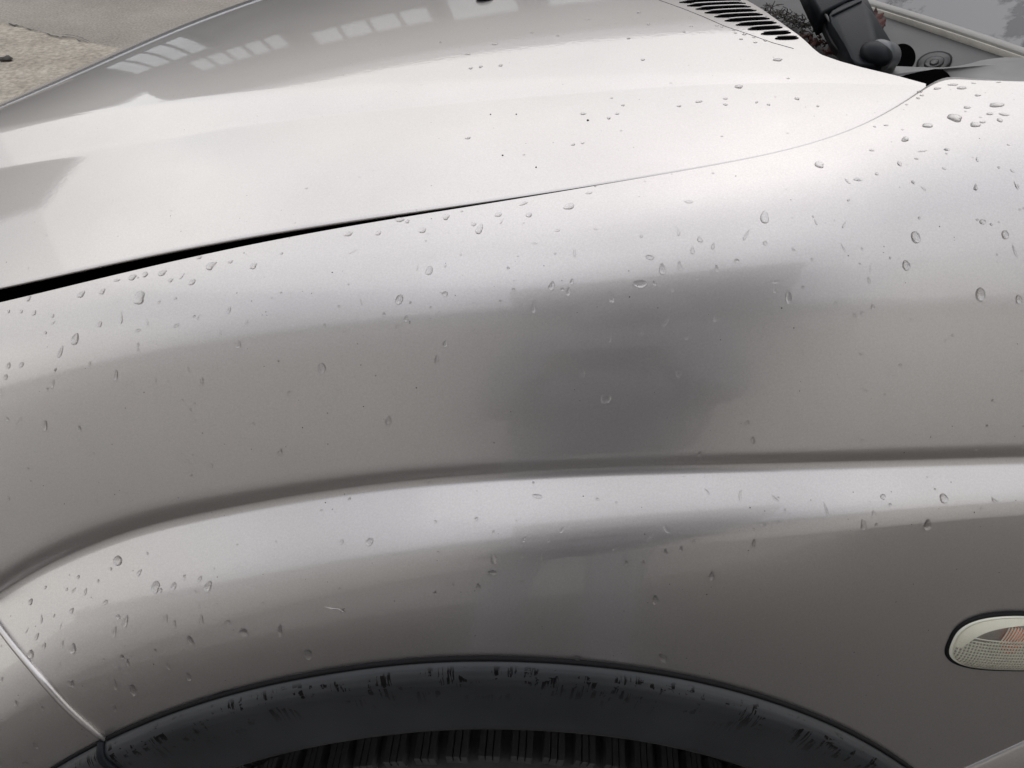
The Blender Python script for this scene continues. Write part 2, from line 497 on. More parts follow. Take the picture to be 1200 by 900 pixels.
def side_section(px):
    """whole section from hood gap to wheel arch in (y,z)"""
    G = g_virtual(px)
    M = slope_pt(G, RM(px), TG(px) * 0.5 + TM(px) * 0.5)
    rc = RC(px)
    U = slope_pt(M, rc - UW(px), TM(px) * 0.5 + TU(px) * 0.5)
    V = slope_pt(U, rc - 8.0, TU(px) * 0.45 + 88 * 0.55)
    C = slope_pt(V, rc + 6.0, 88 * 0.5 + TC(px) * 0.5)
    Fp = slope_pt(C, rc + 6.0 + FW(px), TC(px) * 0.82 + TF(px) * 0.18)
    ra = max(RA(px), rc + FW(px) + 25)
    A = slope_pt(Fp, ra, TF(px) * 0.45 + TA * 0.55)
    tU, tC, tF = TU(px), TC(px), TF(px)
    pts = bez(G, tan_out(TG(px)), M, tan_out(TM(px)), 40, 0.33, 0.50)
    # the real edge: extend inboard, or cut back, to the visible row
    row = RG(px) + GAP(px)
    if row < RGV(px):
        E = slope_pt(G, row, TG(px) * 0.8)
        ext = [E + (G - E) * t for t in np.linspace(0, 1, 9)[:-1]]
    else:
        rws = [row_of(p) for p in pts]
        ic = next(k for k in range(len(rws)) if rws[k] > row)
        pc = pts[ic - 1] + (pts[ic] - pts[ic - 1]) * ((row - rws[ic - 1]) / (rws[ic] - rws[ic - 1])) if ic else pts[0]
        pts = [pc] * ic + pts[ic:]
        ext = [pc] * 8
    pts = ext + pts
    pts += bez(M, tan_out(TM(px)), U, tan_out(tU), 22)
    pts += bez(U, tan_out(tU), V, tan_out(88), 18, 0.36, 0.40)
    pts += bez(V, tan_out(88), C, tan_out(tC), 14, 0.40, 0.40)
    pts += bez(C, tan_out(tC), Fp, tan_out(tF), 34, 0.50, 0.24)
    pts += bez(Fp, tan_out(tF), A, tan_out(TA), 26, last=True)
    return pts

def place(px, pts):
    return [np.array([to_x(px, p[0], p[1]), p[0], p[1]]) for p in pts]

def cut_rows(sec, top, bot, n):
    """resample a section between two image rows"""
    rows = np.array([row_of(p) for p in sec])
    o = np.maximum.accumulate(rows + np.arange(len(rows)) * 1e-9)
    q = np.linspace(top, bot, n)
    a = np.array(sec)
    return [np.array([np.interp(r, o, a[:, 0]), np.interp(r, o, a[:, 1])]) for r in q]

# ---- fender
cols = list(np.arange(-60, 140, 2.5)) + list(np.arange(140, 1400.1, 5.0))
rows = []
for px in cols:
    sec = side_section(px)
    if px < 131:
        # ends at the bumper seam
        b_ = RS(px); rws = [row_of(p) for p in sec]
        ic = next((k for k in range(len(rws)) if rws[k] > b_ and k > 68), None)
        if ic is not None:
            k_ = (b_ - rws[ic - 1]) / (rws[ic] - rws[ic - 1])
            pc = sec[ic - 1] + (sec[ic] - sec[ic - 1]) * k_
            sec = sec[:ic] + [pc] * (len(sec) - ic)
    p3 = place(px, sec)
    # folded flange down into the hood gutter
    G0 = sec[0]
    fl = [np.array([G0[0] + dy, G0[1] + dz]) for dy, dz in ((0.010, -0.030), (0.0035, -0.024), (0.0016, -0.006), (0.0006, -0.0012))]
    # folded return flange at the foot
    A0 = sec[-1]
    ft = [np.array([A0[0] + 0.0012, A0[1] - 0.0012]), np.array([A0[0] + 0.012, A0[1] - 0.001])]
    rows.append(place(px, fl) + p3 + place(px, ft))
fender_me = grid_mesh('fender', rows)
fender = link('fender', fender_me, PAINT, car)
tag(fender, 'front wing with a long crease and flared wheel arch')

# ---- front bumper corner, below the seam
rows = []
for px in np.arange(-260, 131.1, 3.0):
    sec = side_section(px)
    top = (RS(px) if px > -60 else RS(-60) - (-60 - px) * 1.5)
    top += 8.0 if px < 112 else 8.0 - (px - 112) * 0.34
    bot = RA(px)
    q = cut_rows(sec, top, max(bot, top + 0.6), 60)
    q = [np.array([p[0] - 0.0005, p[1]]) for p in q]
    T0 = q[0]
    fl = [np.array([T0[0] + a_, T0[1] + b2_]) for a_, b2_ in ((0.015, -0.004), (0.004, -0.0015))]
    rows.append(place(px, fl) + place(px, q))
bead = []
for px in np.arange(-60, 128.1, 4.0):
    q = cut_rows(side_section(px), RS(px) + 4.0, RS(px) + 8.0, 2)[0]
    bead.append(np.array([to_x(px, q[0] - 0.0004, q[1]), q[0] - 0.0004, q[1]]))
bumper = link('bumper', grid_mesh('bumper', rows), PAINT, car)

link('seam_edge', tube_mesh('seam_edge', bead, [0.0027] * (len(bead) - 3) + [0.0023, 0.0019, 0.0012], 14), PAINT, bumper)

# ---- bonnet
RB = spline([-200, 0, 143, 280, 400, 547, 700, 800, 900, 1000, 1081], [236, 199, 173, 150, 135, 121, 108, 101, 97.5, 98.0, 101])
RAf = spline([-200, 0, 155, 300, 400, 567, 700, 800, 900, 1000, 1081], [192, 157, 131, 115, 108, 101, 95.5, 93, 92.5, 94, 99])
RK = spline([-200, -100, 0, 75, 150, 200, 290, 400, 600, 800, 1100], [226, 168, 120, 87, 54, 33, 0, -34, -76, -100, -120])
YK = spline([-200, 0, 200, 290, 400, 600, 800, 1100], [0.36, 0.60, 0.84, 0.95, 1.06, 1.16, 1.22, 1.3])
RW = lin([-300, 640, 740, 800, 840, 866, 880, 895, 920, 937, 946, 953, 962, 985, 1010, 1050, 1081, 1090], [-400, -300, -150, -58, -24, -5, 3, 12, 30, 42, 50, 57, 64, 72, 79, 88.5, 97, 99.5])

S1 = spline([-200, 0, 300, 600, 1081], [4.0, 5.0, 6.5, 7.5, 7.5])
S2 = spline([-200, 0, 300, 600, 1081], [8.0, 9.0, 9.0, 8.5, 7.5])
S3 = spline([-200, 0, 200, 400, 600, 1081], [-6.0, -2.5, 1.0, 3.0, 4.0, 4.5])
rows = []
hood_cols = list(np.arange(-220, 1081.1, 4.0)) + [1083.0, 1085.0]
for px in hood_cols:
    G = g_pt(px)
    G = np.array([G[0], G[1]])
    B = slope_pt(G, RB(px), S1(px))
    A = slope_pt(B, RAf(px), S2(px))
    r = ratio(RK(px))
    K = slope_pt(A, RK(px), (S3(px) - math.degrees(math.atan(r))) / 2)
    tK = (1 / math.hypot(1, r), -r / math.hypot(1, r))
    D = K + np.array([0.10, -0.20])
    s1, s2, s3 = S1(px), S2(px), S3(px)
    pts = bez(G, tan_in(s1 + 3), B, tan_in(s1 - 3.0), 44)
    # fold B: short blends either side of each fold
    pts += bez(B, tan_in(s1 - 3.0), B + (A - B) * 0.25, tan_in(s2), 6, 0.3, 0.3)
    pts += bez(B + (A - B) * 0.25, tan_in(s2), A, tan_in(s2 - 0.5), 10, 0.3, 0.3)
    A2 = A + np.array([0.014, 0.014 * math.tan(R((s2 + s3) / 2))])
    pts += bez(A, tan_in(s2 - 0.5), A2, tan_in(s3), 6, 0.35, 0.35)
    pts += bez(A2, tan_in(s3), K, tK, 60, 0.36, 0.36)
    pts += bez(K, tK, D, (0.25, -0.97), 16, 0.4, 0.4, last=True)
    rws = np.array([row_of(p) for p in pts])
    wv = RW(px)
    if px > 640 and rws.min() < wv:
        ic = int(np.argmax(rws < wv))
        k_ = (rws[ic - 1] - wv) / (rws[ic - 1] - rws[ic])
        pc = pts[ic - 1] + (pts[ic] - pts[ic - 1]) * k_
        pts = pts[:ic] + [pc] * (len(pts) - ic)
    E0 = pts[0]
    lk = min(1.0, max(0.015, GAP(px) / 6.0))
    lip = [np.array([E0[0] + dy * lk, E0[1] + dz * lk]) for dy, dz in ((0.020, -0.012), (0.012, -0.0035), (0.003, -0.0028), (0.0002, -0.0022), (-0.0004, -0.0011), (-0.0002, -0.0003))]
    e3 = place(px, pts)
    if px > 640:
        tail = [np.array(e3[-1]) + np.array([0.0022, 0.0022, -0.002]), np.array(e3[-1]) + np.array([0.002, 0.002, -0.016])]
    else:
        tail = [np.array(e3[-1]) + np.array([-0.001, 0.001, -0.012]), np.array(e3[-1]) + np.array([-0.002, 0.002, -0.026])]
    rows.append(place(px, lip) + e3 + tail)
hood_me = grid_mesh('hood', rows)
hood = link('hood', hood_me, PAINT, car)
tag(hood, 'bonnet reflecting pale sky and a building')

# black strip, shade painted into the gap under the bonnet shut line
rows = []
for px in np.arange(-60, 1085, 8.0):
    P = g_pt(px)
    rows.append(place(px, [np.array([P[0] - 0.012, P[1] - 0.034]), np.array([P[0] + 0.004, P[1] - 0.030]), np.array([P[0] + 0.03, P[1] - 0.028]), np.array([P[0] + 0.05, P[1] - 0.02])]))
link('gutter_shade', grid_mesh('gutter_shade', rows), HOLE, car)

# ---- black wheel arch trim
rows = []
trim_prof = [(0.006, 0.0042), (0.0, 0.004), (-0.0045, 0.0028), (-0.008, 0.0008), (-0.0105, -0.0025), (-0.0122, -0.008), (-0.0132, -0.0150), (-0.0145, -0.023), (-0.0165, -0.034), (-0.0185, -0.045),
             (-0.0195, -0.0505), (-0.0185, -0.0535), (-0.013, -0.0545), (0.02, -0.053), (0.05, -0.050)]
def densify(prof, k=3):
    o = []
    for (a, b_), (c, d_) in zip(prof, prof[1:]):
        for i in range(k): o.append((a + (c - a) * i / k, b_ + (d_ - b_) * i / k))
    return o + [prof[-1]]
trim_prof = densify(trim_prof)

arch = []                              # outer edge of the arch in 3D, with outward (radial) direction
for px in np.arange(-160, 1300.1, 5.0):
    ra = RA(px)
    p = side_section(px)[-1]
    arch.append(np.array([to_x(px, p[0], p[1]), p[0], p[1]]))
arch = np.array(arch)
tang = np.gradient(arch, axis=0); tang /= np.linalg.norm(tang, axis=1)[:, None]
radial = np.stack([-tang[:, 2], np.zeros(len(tang)), tang[:, 0]], axis=1)
radial /= np.linalg.norm(radial, axis=1)[:, None]
SPLIT = int(np.argmin([abs(px - 127) for px in np.arange(-160, 1300.1, 5.0)]))
def trim_rows(i0, i1, grow=0.0):
    o = []
    for i in range(i0, i1):
        o.append([arch[i] + np.array([0, a - grow, 0]) + radial[i] * (b_ + grow * 0.4) for a, b_ in trim_prof])
    return o
link('arch_trim', grid_mesh('arch_trim', trim_rows(SPLIT, len(arch))), TRIM, car)
link('bumper_trim', grid_mesh('bumper_trim', trim_rows(0, SPLIT - 0, 0.0006)), TRIM, car)
# raised end bead of the arch trim at the bumper joint
i = SPLIT
link('trim_joint', tube_mesh('trim_joint', [arch[i] + np.array([0, a - 0.001, 0]) + radial[i] * b_ + tang[i] * (0.10 * abs(b_) + 0.0) for a, b_ in trim_prof[3:-8]], 0.0032, 8), DARKP, car)

# thin dark bead between body and trim
rows = []
for i in range(len(arch)):
    rows.append([arch[i] + np.array([0, a, 0]) + radial[i] * b_ for a, b_ in ((0.004, 0.0055), (-0.0012, 0.006), (-0.0022, 0.0045), (-0.001, 0.0025), (0.004, 0.002))])
link('trim_bead', grid_mesh('trim_bead', rows), BLACK, car)

# ---- wheel well liner
rows = []
for i in range(len(arch)):
    b_ = arch[i] - radial[i] * 0.050
    rows.append([b_ + np.array([0, 0.03, 0]), b_ + np.array([0, 0.10, 0]) + radial[i] * 0.02, b_ + np.array([0, 0.30, 0]) + radial[i] * 0.02, b_ + np.array([0, 0.30, 0]) - radial[i] * 0.2])
link('wheel_liner', grid_mesh('wheel_liner', rows), BLACK, car)

# ---- front wheel
top = at_y(567, 872, 0.045)
WR = 0.36
WC = np.array([-0.02, 0.0, top[2] - WR])
wheel = bpy.data.objects.new('wheel', None); COL.objects.link(wheel); wheel.parent = car
wheel.location = (WC[0], 0.03, WC[2])
bpy.context.view_layer.update()
prof = [(0.19, -0.28), (0.20, -0.33), (0.185, -0.347), (0.15, -0.3515), (0.02, -0.3515), (-0.004, -0.345), (-0.018, -0.32), (-0.02, -0.29), (-0.008, -0.245), (0.004, -0.235)]
rows = []
for k in range(96):
    a = 2 * math.pi * k / 96
    rows.append([(-r_ * math.sin(a), y_, -r_ * math.cos(a)) for y_, r_ in prof])
link('tyre', grid_mesh('tyre', rows, closed=True), TYRE, wheel)
rows = []
for k in range(64):
    a = 2 * math.pi * k / 64
    rows.append([(r_ * math.sin(a), y_, r_ * math.cos(a)) for y_, r_ in ((0.19, 0.25), (0.17, 0.235), (0.03, 0.23), (0.004, 0.238), (0.003, 0.175), (0.02, 0.16), (0.03, 0.06), (0.022, 0.03), (0.02, 0.001))])
RIM = plain('rim_alloy', (0.45, 0.45, 0.46), 0.35, metal=0.9, var=0.08)
link('rim', grid_mesh('rim', rows, closed=True), RIM, wheel)
# tread blocks: shoulder row and two inner rows, with sipes
def tread_block(wd, ln, sipes):
    """block with real saw-cut sipes on its top: x around the tyre, y across, z out"""
    bm = bmesh.new()
    h = 0.012
    xs = np.linspace(-wd / 2, wd / 2, sipes + 2)
    for a, b_ in zip(xs, xs[1:]):
        e = 0.0011
        r_ = bmesh.ops.create_cube(bm, size=1.0)
        bmesh.ops.scale(bm, verts=r_['verts'], vec=((b_ - a) - e, ln, h))
        bmesh.ops.translate(bm, verts=r_['verts'], vec=((a + b_) / 2, 0, h / 2))
    r_ = bmesh.ops.create_cube(bm, size=1.0)
    bmesh.ops.scale(bm, verts=r_['verts'], vec=(wd * 0.99, ln * 0.985, 0.004))
    bmesh.ops.translate(bm, verts=r_['verts'], vec=(0, 0, 0.002))
    bmesh.ops.bevel(bm, geom=[e for e in bm.edges], offset=0.0005, segments=1, affect='EDGES')
    return bm_mesh('tread_block', bm)
NB = 76
tb = [tread_block(0.0205, 0.034, 2), tread_block(0.0212, 0.034, 3)]
for me in tb: me.materials.append(TYRE)
for k in range(NB):
    a = 2 * math.pi * k / NB
    if math.cos(a) < 0.25: continue
    for row, (y0, me) in enumerate(((0.019, tb[0]), (0.062, tb[1]), (0.102, tb[1]), (0.145, tb[0]))):
        aa = a
        o = bpy.data.objects.new('tread_block', me); COL.objects.link(o); o.parent = wheel
        o.location = (0.3505 * math.sin(aa), y0, 0.3505 * math.cos(aa))
        o.rotation_euler = (0, aa, R(4 if row % 2 else -4))

# ---- engine bay and cabin behind the visible panels
def rounded_box(name, b6, bev, mat, parent, taper=1.0):
    x0, x1, y0, y1, z0, z1 = b6
    bm = bmesh.new(); r_ = bmesh.ops.create_cube(bm, size=1.0)
    bmesh.ops.scale(bm, verts=bm.verts, vec=(x1 - x0, y1 - y0, z1 - z0)); bmesh.ops.translate(bm, verts=bm.verts, vec=((x0 + x1) / 2, (y0 + y1) / 2, (z0 + z1) / 2))
    for v_ in bm.verts:
        if v_.co.z > (z0 + z1) / 2:
            v_.co.x = (x0 + x1) / 2 + (v_.co.x - (x0 + x1) / 2) * taper; v_.co.y = (y0 + y1) / 2 + (v_.co.y - (y0 + y1) / 2) * taper
    bmesh.ops.bevel(bm, geom=[e for e in bm.edges], offset=bev, segments=3, affect='EDGES')
    return link(name, bm_mesh(name, bm), mat, parent, smooth=False)
rounded_box('engine_bay', (-0.45, 0.62, 0.34, 1.16, 0.18, 0.80), 0.03, BLACK, car)
rounded_box('underbody', (-0.50, 3.0, 0.12, 1.36, 0.16, 0.34), 0.03, BLACK, car) if False else None
rounded_box('cabin_body', (0.75, 3.1, 0.02, 1.48, 0.22, 0.93), 0.06, PAINT, car)
rounded_box('cabin_roof', (0.80, 3.05, 0.10, 1.40, 0.90, 1.62), 0.08, BLACK, car, 0.8)

# ---- side indicator

def tree_of(me): return BVHTree.FromPolygons([v.co for v in me.vertices], [p.vertices for p in me.polygons])
T_FENDER, T_HOOD, T_BUMPER = tree_of(fender.data), tree_of(hood.data), tree_of(bumper.data)
CAM = Vector((0, CY, CZ))
def hit(px, py, trees=(T_FENDER, T_HOOD, T_BUMPER)):
    d = Vector(ray(px, py)).normalized(); best = None
    for t in trees:
        l, n, i, di = t.ray_cast(CAM, d)
        if l is not None and (best is None or di < best[2]):
            best = (l, n if n.dot(d) < 0 else -n, di)
    return best

P0, N0, _ = hit(1192, 750, (T_FENDER,))
Pt, Pb = hit(1192, 721, (T_FENDER,))[0], hit(1192, 779, (T_FENDER,))[0]
Pl = hit(1114, 750, (T_FENDER,))[0]
ind = bpy.data.objects.new('side_indicator', None); COL.objects.link(ind); ind.parent = car
zx = N0.normalized(); xx = (P0 - Pl).normalized(); xx = (xx - zx * xx.dot(zx)).normalized(); yx = zx.cross(xx).normalized()
Mi = Matrix((xx, yx, zx)).transposed().to_4x4(); Mi.translation = (Pt + Pb) / 2 + zx * 0.0018
ind.matrix_world = Mi
HL, HH = (P0 - Pl).length, (Pt - Pb).length / 2
def oval(a, b_, n=72, e=2.8):
    o = []
    for k in range(n):
        t = 2 * math.pi * k / n; c, s_ = math.cos(t), math.sin(t)
        o.append((a * math.copysign(abs(c) ** (2 / e), c), b_ * math.copysign(abs(s_) ** (2 / e), s_)))
    return o
def oval_dish(name, a, b_, prof, mat):
    """prof: (scale, height) rings from the rim to the middle"""
    rows = []
    for sc_, h in prof:
        rows.append([(x * sc_, y * sc_, h) for x, y in oval(a, b_)])
    rows = [r + [r[0]] for r in rows]
    return link(name, grid_mesh(name, rows), mat, ind)
oval_dish('gasket', HL + 0.0024, HH + 0.0019, [(1.0, -0.003), (1.0, 0.0006), (0.985, 0.0012), (0.93, 0.0012), (0.90, -0.003)], BLACK)
# reflector bowl
m_, n_, b_ = new_mat('indicator_reflector'); b_.inputs['Base Color'].default_value = (0.66, 0.66, 0.61, 1); b_.inputs['Roughness'].default_value = 0.3; b_.inputs['Metallic'].default_value = 0.2
oval_dish('reflector', HL, HH, [(0.99, 0.001), (0.93, -0.001), (0.85, -0.004), (0.7, -0.007), (0.4, -0.009), (0.02, -0.0095)], m_)
# bulb
bm = bmesh.new(); bmesh.ops.create_uvsphere(bm, u_segments=20, v_segments=12, radius=1.0)
bmesh.ops.scale(bm, verts=bm.verts, vec=(0.0085, 0.0110, 0.0055)); bmesh.ops.translate(bm, verts=bm.verts, vec=(-0.0070, 0.0022, -0.0005))
m_, n_, b_ = new_mat('amber_bulb'); b_.inputs['Base Color'].default_value = (0.9, 0.19, 0.04, 1); b_.inputs['Roughness'].default_value = 0.15; b_.inputs['Coat Weight'].default_value = 0.5
link('bulb', bm_mesh('bulb', bm), m_, ind)
# lens: solid rim plus a moulded face with prism ribs
m_, n_, b_ = new_mat('clear_ribbed_lens')
b_.inputs['Base Color'].default_value = (1.0, 0.98, 0.90, 1); b_.inputs['Roughness'].default_value = 0.06; b_.inputs['IOR'].default_value = 1.15
b_.inputs['Transmission Weight'].default_value = 0.93
nu, nv = 90, 48
rows = []
for i in range(nu + 1):
    r_ = []
    for j in range(nv + 1):
        # map square to oval
        u = -1 + 2 * i / nu; v = -1 + 2 * j / nv
        ang = math.atan2(v, u); q = max(abs(u), abs(v))
        c, s_ = math.cos(ang), math.sin(ang); e = 2.8
        rad = 1.0 / ((abs(c) ** e + abs(s_) ** e) ** (1 / e))
        x, y = HL * q * rad * c, HH * q * rad * s_
        dome = 0.0075 * (1 - q ** 4) ** 0.8 + 0.0012
        rib = 0
        r_.append((x, y, dome + rib))
    rows.append(r_)
link('lens', grid_mesh('lens', rows), m_, ind)
# moulded prism bars just behind the lens face: a coarse grid low down, a fine one over the bulb, a frosted crescent at the top
def dome_z(x, y):
    e = 2.8; q = (abs(x / HL) ** e + abs(y / HH) ** e) ** (1 / e)
    return None if q > 0.955 else 0.0075 * (1 - q ** 4) ** 0.8 + 0.0004
bm = bmesh.new()
def bar(pts, wd):
    prev = None
    for (x, y), (dx, dy) in pts:
        z = dome_z(x, y)
        if z is None: prev = None; continue
        cur = [bm.verts.new((x - dy * wd, y + dx * wd, z - 0.0012)), bm.verts.new((x, y, z)), bm.verts.new((x + dy * wd, y - dx * wd, z - 0.0012))]
        if prev:
            bm.faces.new((prev[0], prev[1], cur[1], cur[0])); bm.faces.new((prev[1], prev[2], cur[2], cur[1]))
        prev = cur
for k in range(-40, 41):
    x = k * 0.00225
    top = HH * (0.30 - 0.25 * abs(x / HL) ** 2)
    bar([((x + 0.0006 * math.sin(t * 3), y), (0, 1)) for t, y in ((i / 24, -HH + (top + HH) * i / 24) for i in range(25))], 0.00030)
for k in range(0, 12):
    y = -HH * 0.95 + k * (HH * 1.2 / 11)
    bar([((-HL + 2 * HL * i / 60, y + 0.0015 * ((-HL + 2 * HL * i / 60) / HL) ** 2), (1, 0)) for i in range(61)], 0.00032)
for k in range(-7, 8):
    x0_ = -0.006 + k * 0.0023
    bar([((x0_ + 0.004 * t, HH * (0.22 + 0.50 * t)), (0.4, 0.9)) for t in (i / 10 for i in range(11))], 0.00016)
PRISM = plain('moulded_prism', (0.80, 0.80, 0.71), 0.25, var=0.04)
link('prism_grid', bm_mesh('prism_grid', bm), PRISM, ind, smooth=False)
cres = []
for k in range(31):
    a_ = math.pi * (0.42 + 0.62 * k / 30); c_, s_ = math.cos(a_), math.sin(a_); e = 2.8
    rad = 1.0 / ((abs(c_) ** e + abs(s_) ** e) ** (1 / e))
    wdt = 0.08 + 0.12 * math.sin(math.pi * k / 30)
    rw = []
    for t in (0.95, 0.95 - wdt * 0.5, 0.95 - wdt):
        x, y = HL * rad * c_ * t, HH * rad * s_ * t
        if abs(c_) > 0.05: x = math.copysign(min(abs(x), HL * 0.95), x)
        rw.append((x, y, (dome_z(x, y) or 0.0012) - 0.0003))
    cres.append(rw)
link('frosted_band', grid_mesh('frosted_band', cres), PRISM, ind)
oval_dish('lens_rim', HL, HH, [(1.0, -0.002), (1.0, 0.0014), (0.985, 0.0022), (0.955, 0.0024), (0.94, 0.0012)], plain('lens_rim', (0.74, 0.74, 0.64), 0.25, var=0.05))

link('scuff', tube_mesh('scuff', [hit(x, y, (T_FENDER,))[0] for x, y in ((380, 711), (388, 713), (396, 713.5), (401, 716), (406, 719))], [0.0001, 0.00035, 0.0002, 0.0003, 0.0001], 6), plain('scuffed_lacquer', (0.5, 0.49, 0.47), 0.4), fender)
wedge = [(x, RA(x) - d) for x, d in ((206, 2.2), (232, 7.0), (262, 8.5), (300, 6.5), (335, 2.2), (300, 2.2), (262, 2.2), (232, 2.2))]
link('bead_gap_shade', slab_mesh('bead_gap_shade', [hit(x, y, (T_FENDER,))[0] + hit(x, y, (T_FENDER,))[1] * 0.0009 for x, y in wedge], hit(262, 818, (T_FENDER,))[1], 0.0012), BLACK, car, smooth=False)  # black slab painted as the shade in the gap where the bead lifts
# ---- sill flare behind the front wheel
RL = lin([1060, 1130, 1200, 1260, 1400], [934, 900, 868, 845, 822])
rows = []
for px in np.arange(1064, 1400, 6.0):
    sec = np.array(side_section(px)); rw = np.maximum.accumulate([row_of(p) for p in sec] + np.arange(len(sec)) * 1e-9)
    T = np.array([np.interp(RL(px), rw, sec[:, 0]), np.interp(RL(px), rw, sec[:, 1])])
    q = [T + np.array([0.004, 0.0005]), T + np.array([-0.0008, 0]), T + np.array([-0.0025, -0.0035]), T + np.array([-0.012, -0.025]), T + np.array([-0.022, -0.055]), T + np.array([-0.030, -0.10]), T + np.array([-0.03, -0.16])]
    rows.append(place(px, q))
link('sill_flare', grid_mesh('sill_flare', rows), PAINT, car)
# ---- cowl / wiper / windscreen

CP0 = np.array([0.28, 0.33, 0.984]); CN = np.array([-0.16, -0.06, 1.0]); CN /= np.linalg.norm(CN)
def cw(px, py, h=0.0): return at_plane(px, py, CP0 + CN * h, CN)
def poly(pix, h=0.0): return [cw(x, y, h) for x, y in pix]
def smooth_loop(pts, k=5):
    """closed Catmull-Rom through 2D points"""
    o = []; n = len(pts); P = [np.array(p, float) for p in pts]
    for i in range(n):
        a, b_, c, d = P[i - 1], P[i], P[(i + 1) % n], P[(i + 2) % n]
        for j in range(k):
            t = j / k
            o.append(tuple(0.5 * (2 * b_ + (c - a) * t + (2 * a - 5 * b_ + 4 * c - d) * t * t + (3 * b_ - a - 3 * c + d) * t ** 3)))
    return o
def ell(cx, cy, rx, ry, n=40, rot=0.0):
    return [(cx + rx * math.cos(2 * math.pi * k / n) * math.cos(rot) - ry * math.sin(2 * math.pi * k / n) * math.sin(rot),
             cy + rx * math.cos(2 * math.pi * k / n) * math.sin(rot) + ry * math.sin(2 * math.pi * k / n) * math.cos(rot)) for k in range(n)]

cowl = bpy.data.objects.new('cowl', None); COL.objects.link(cowl); cowl.parent = car
link('panel', slab_mesh('panel', poly([(760, -120), (1010, -120), (1010, -6), (1040, 12), (1300, 98), (1330, 130), (1080, 118), (960, 92), (860, 40), (780, -20)]), CN, 0.01), GREYP, cowl, smooth=False)
link('lip', slab_mesh('lip', poly(smooth_loop([(968, 70), (1005, 75.5), (1050, 77.5), (1104, 79), (1134, 75), (1166, 67.5), (1220, 70), (1300, 88), (1310, 116), (1200, 110), (1126, 102), (1113, 91), (1103, 82.2), (1085, 82.5), (1050, 91), (1010, 90), (972, 80)], 4), 0.006), CN, 0.005, 0.0012), plain('cowl_lip', (0.17, 0.17, 0.165), 0.5, var=0.12, scale=25), cowl)
link('recess_shade', slab_mesh('recess_shade', poly([(1046, 93), (1062, 87.5), (1078, 83.8), (1095, 81), (1104, 81.3), (1110, 85), (1114, 90), (1108, 100), (1088, 112), (1060, 104)], 0.0078), CN, 0.003), HOLE, cowl, smooth=False)  # black slab on top of the lip, standing for the shade in the opening
link('pivot_hole_shade', slab_mesh('pivot_hole_shade', poly(ell(1058, 66.5, 15, 15.5), 0.0008), CN, 0.002), HOLE, cowl, smooth=False)  # thin black disc painted as the shade down the hole
# round grommet: three stacked rings
for nm, rx, ry, h, mat in (('grommet', 21.5, 12.0, 0.0016, BLACK), ('grommet', 19.0, 10.4, 0.0030, GREYP), ('grommet', 12.0, 6.4, 0.0046, BLACK), ('grommet', 11.0, 5.8, 0.0056, GREYP), ('grommet', 5.6, 3.2, 0.0066, BLACK), ('grommet', 4.6, 2.5, 0.0072, GREYP)):
    link(nm, slab_mesh(nm, poly(ell(1095, 72, rx, ry, 40, -0.22), h), CN, 0.0022, 0.0005), mat, cowl)
# screen moulding and windscreen
e0, e1 = cw(985, -7, 0.004), cw(1330, 107, 0.004)
mid = [e0 + (e1 - e0) * t + CN * 0.002 * math.sin(math.pi * t) for t in np.linspace(0, 1, 24)]
def strip(name, offs, mat, parent):
    ax = (e1 - e0) / np.linalg.norm(e1 - e0); side = np.cross(CN, ax); side /= np.linalg.norm(side)
    return link(name, grid_mesh(name, [[p + side * a + CN * b_ for a, b_ in offs] for p in mid]), mat, parent)
strip('screen_moulding', [(-0.0030, -0.006), (-0.0030, 0.0004), (-0.0025, 0.0010), (-0.0007, 0.0019), (0.0017, 0.0023), (0.0027, 0.0021), (0.0030, -0.004)], SEAL, cowl)
strip('moulding_lip', [(-0.0052, -0.006), (-0.0050, -0.0012), (-0.0042, -0.0008), (-0.0039, -0.006)], plain('moulding_lip', (0.4, 0.38, 0.33), 0.5), cowl)
ax = Vector(e1 - e0).normalized(); wn = Vector(CN); wside = wn.cross(ax).normalized()
wup = (wside * math.cos(R(18)) + wn * math.sin(R(18))).normalized()
m_, n_, b_ = new_mat('windscreen_glass')
tcn = N(n_, 'ShaderNodeTexCoord')
nn = N(n_, 'ShaderNodeTexNoise', Scale=34.0, Detail=8.0, Roughness=0.62); n_.links.new(tcn.outputs['Object'], nn.inputs['Vector'])
nn2 = N(n_, 'ShaderNodeTexNoise', Scale=11.0, Detail=3.0); n_.links.new(tcn.outputs['Object'], nn2.inputs['Vector'])
ad = N(n_, 'ShaderNodeMath', operation='ADD'); n_.links.new(nn.outputs['Fac'], ad.inputs[0]); n_.links.new(nn2.outputs['Fac'], ad.inputs[1])
fr = ramp(n_, ad.outputs[0], 0.92, (0.085, 0.086, 0.088), 1.20, (0.24, 0.24, 0.24)); n_.links.new(fr.outputs[0], b_.inputs['Base Color'])
b_.inputs['Specular IOR Level'].default_value = 0.3
r2 = ramp(n_, ad.outputs[0], 0.92, g(0.25), 1.20, g(0.7)); n_.links.new(r2.outputs[0], b_.inputs['Roughness'])
q0, q1 = Vector(e0) + wside * 0.003 + wn * 0.0025, Vector(e1) + wside * 0.003 + wn * 0.0025
link('windscreen', slab_mesh('windscreen', [q0, q1, q1 + wup * 0.75 - ax * 0.12, q0 + wup * 0.75 - ax * 0.05], wup.cross(ax) * (1 if wup.cross(ax).z > 0 else -1), 0.005), m_, car, smooth=False)

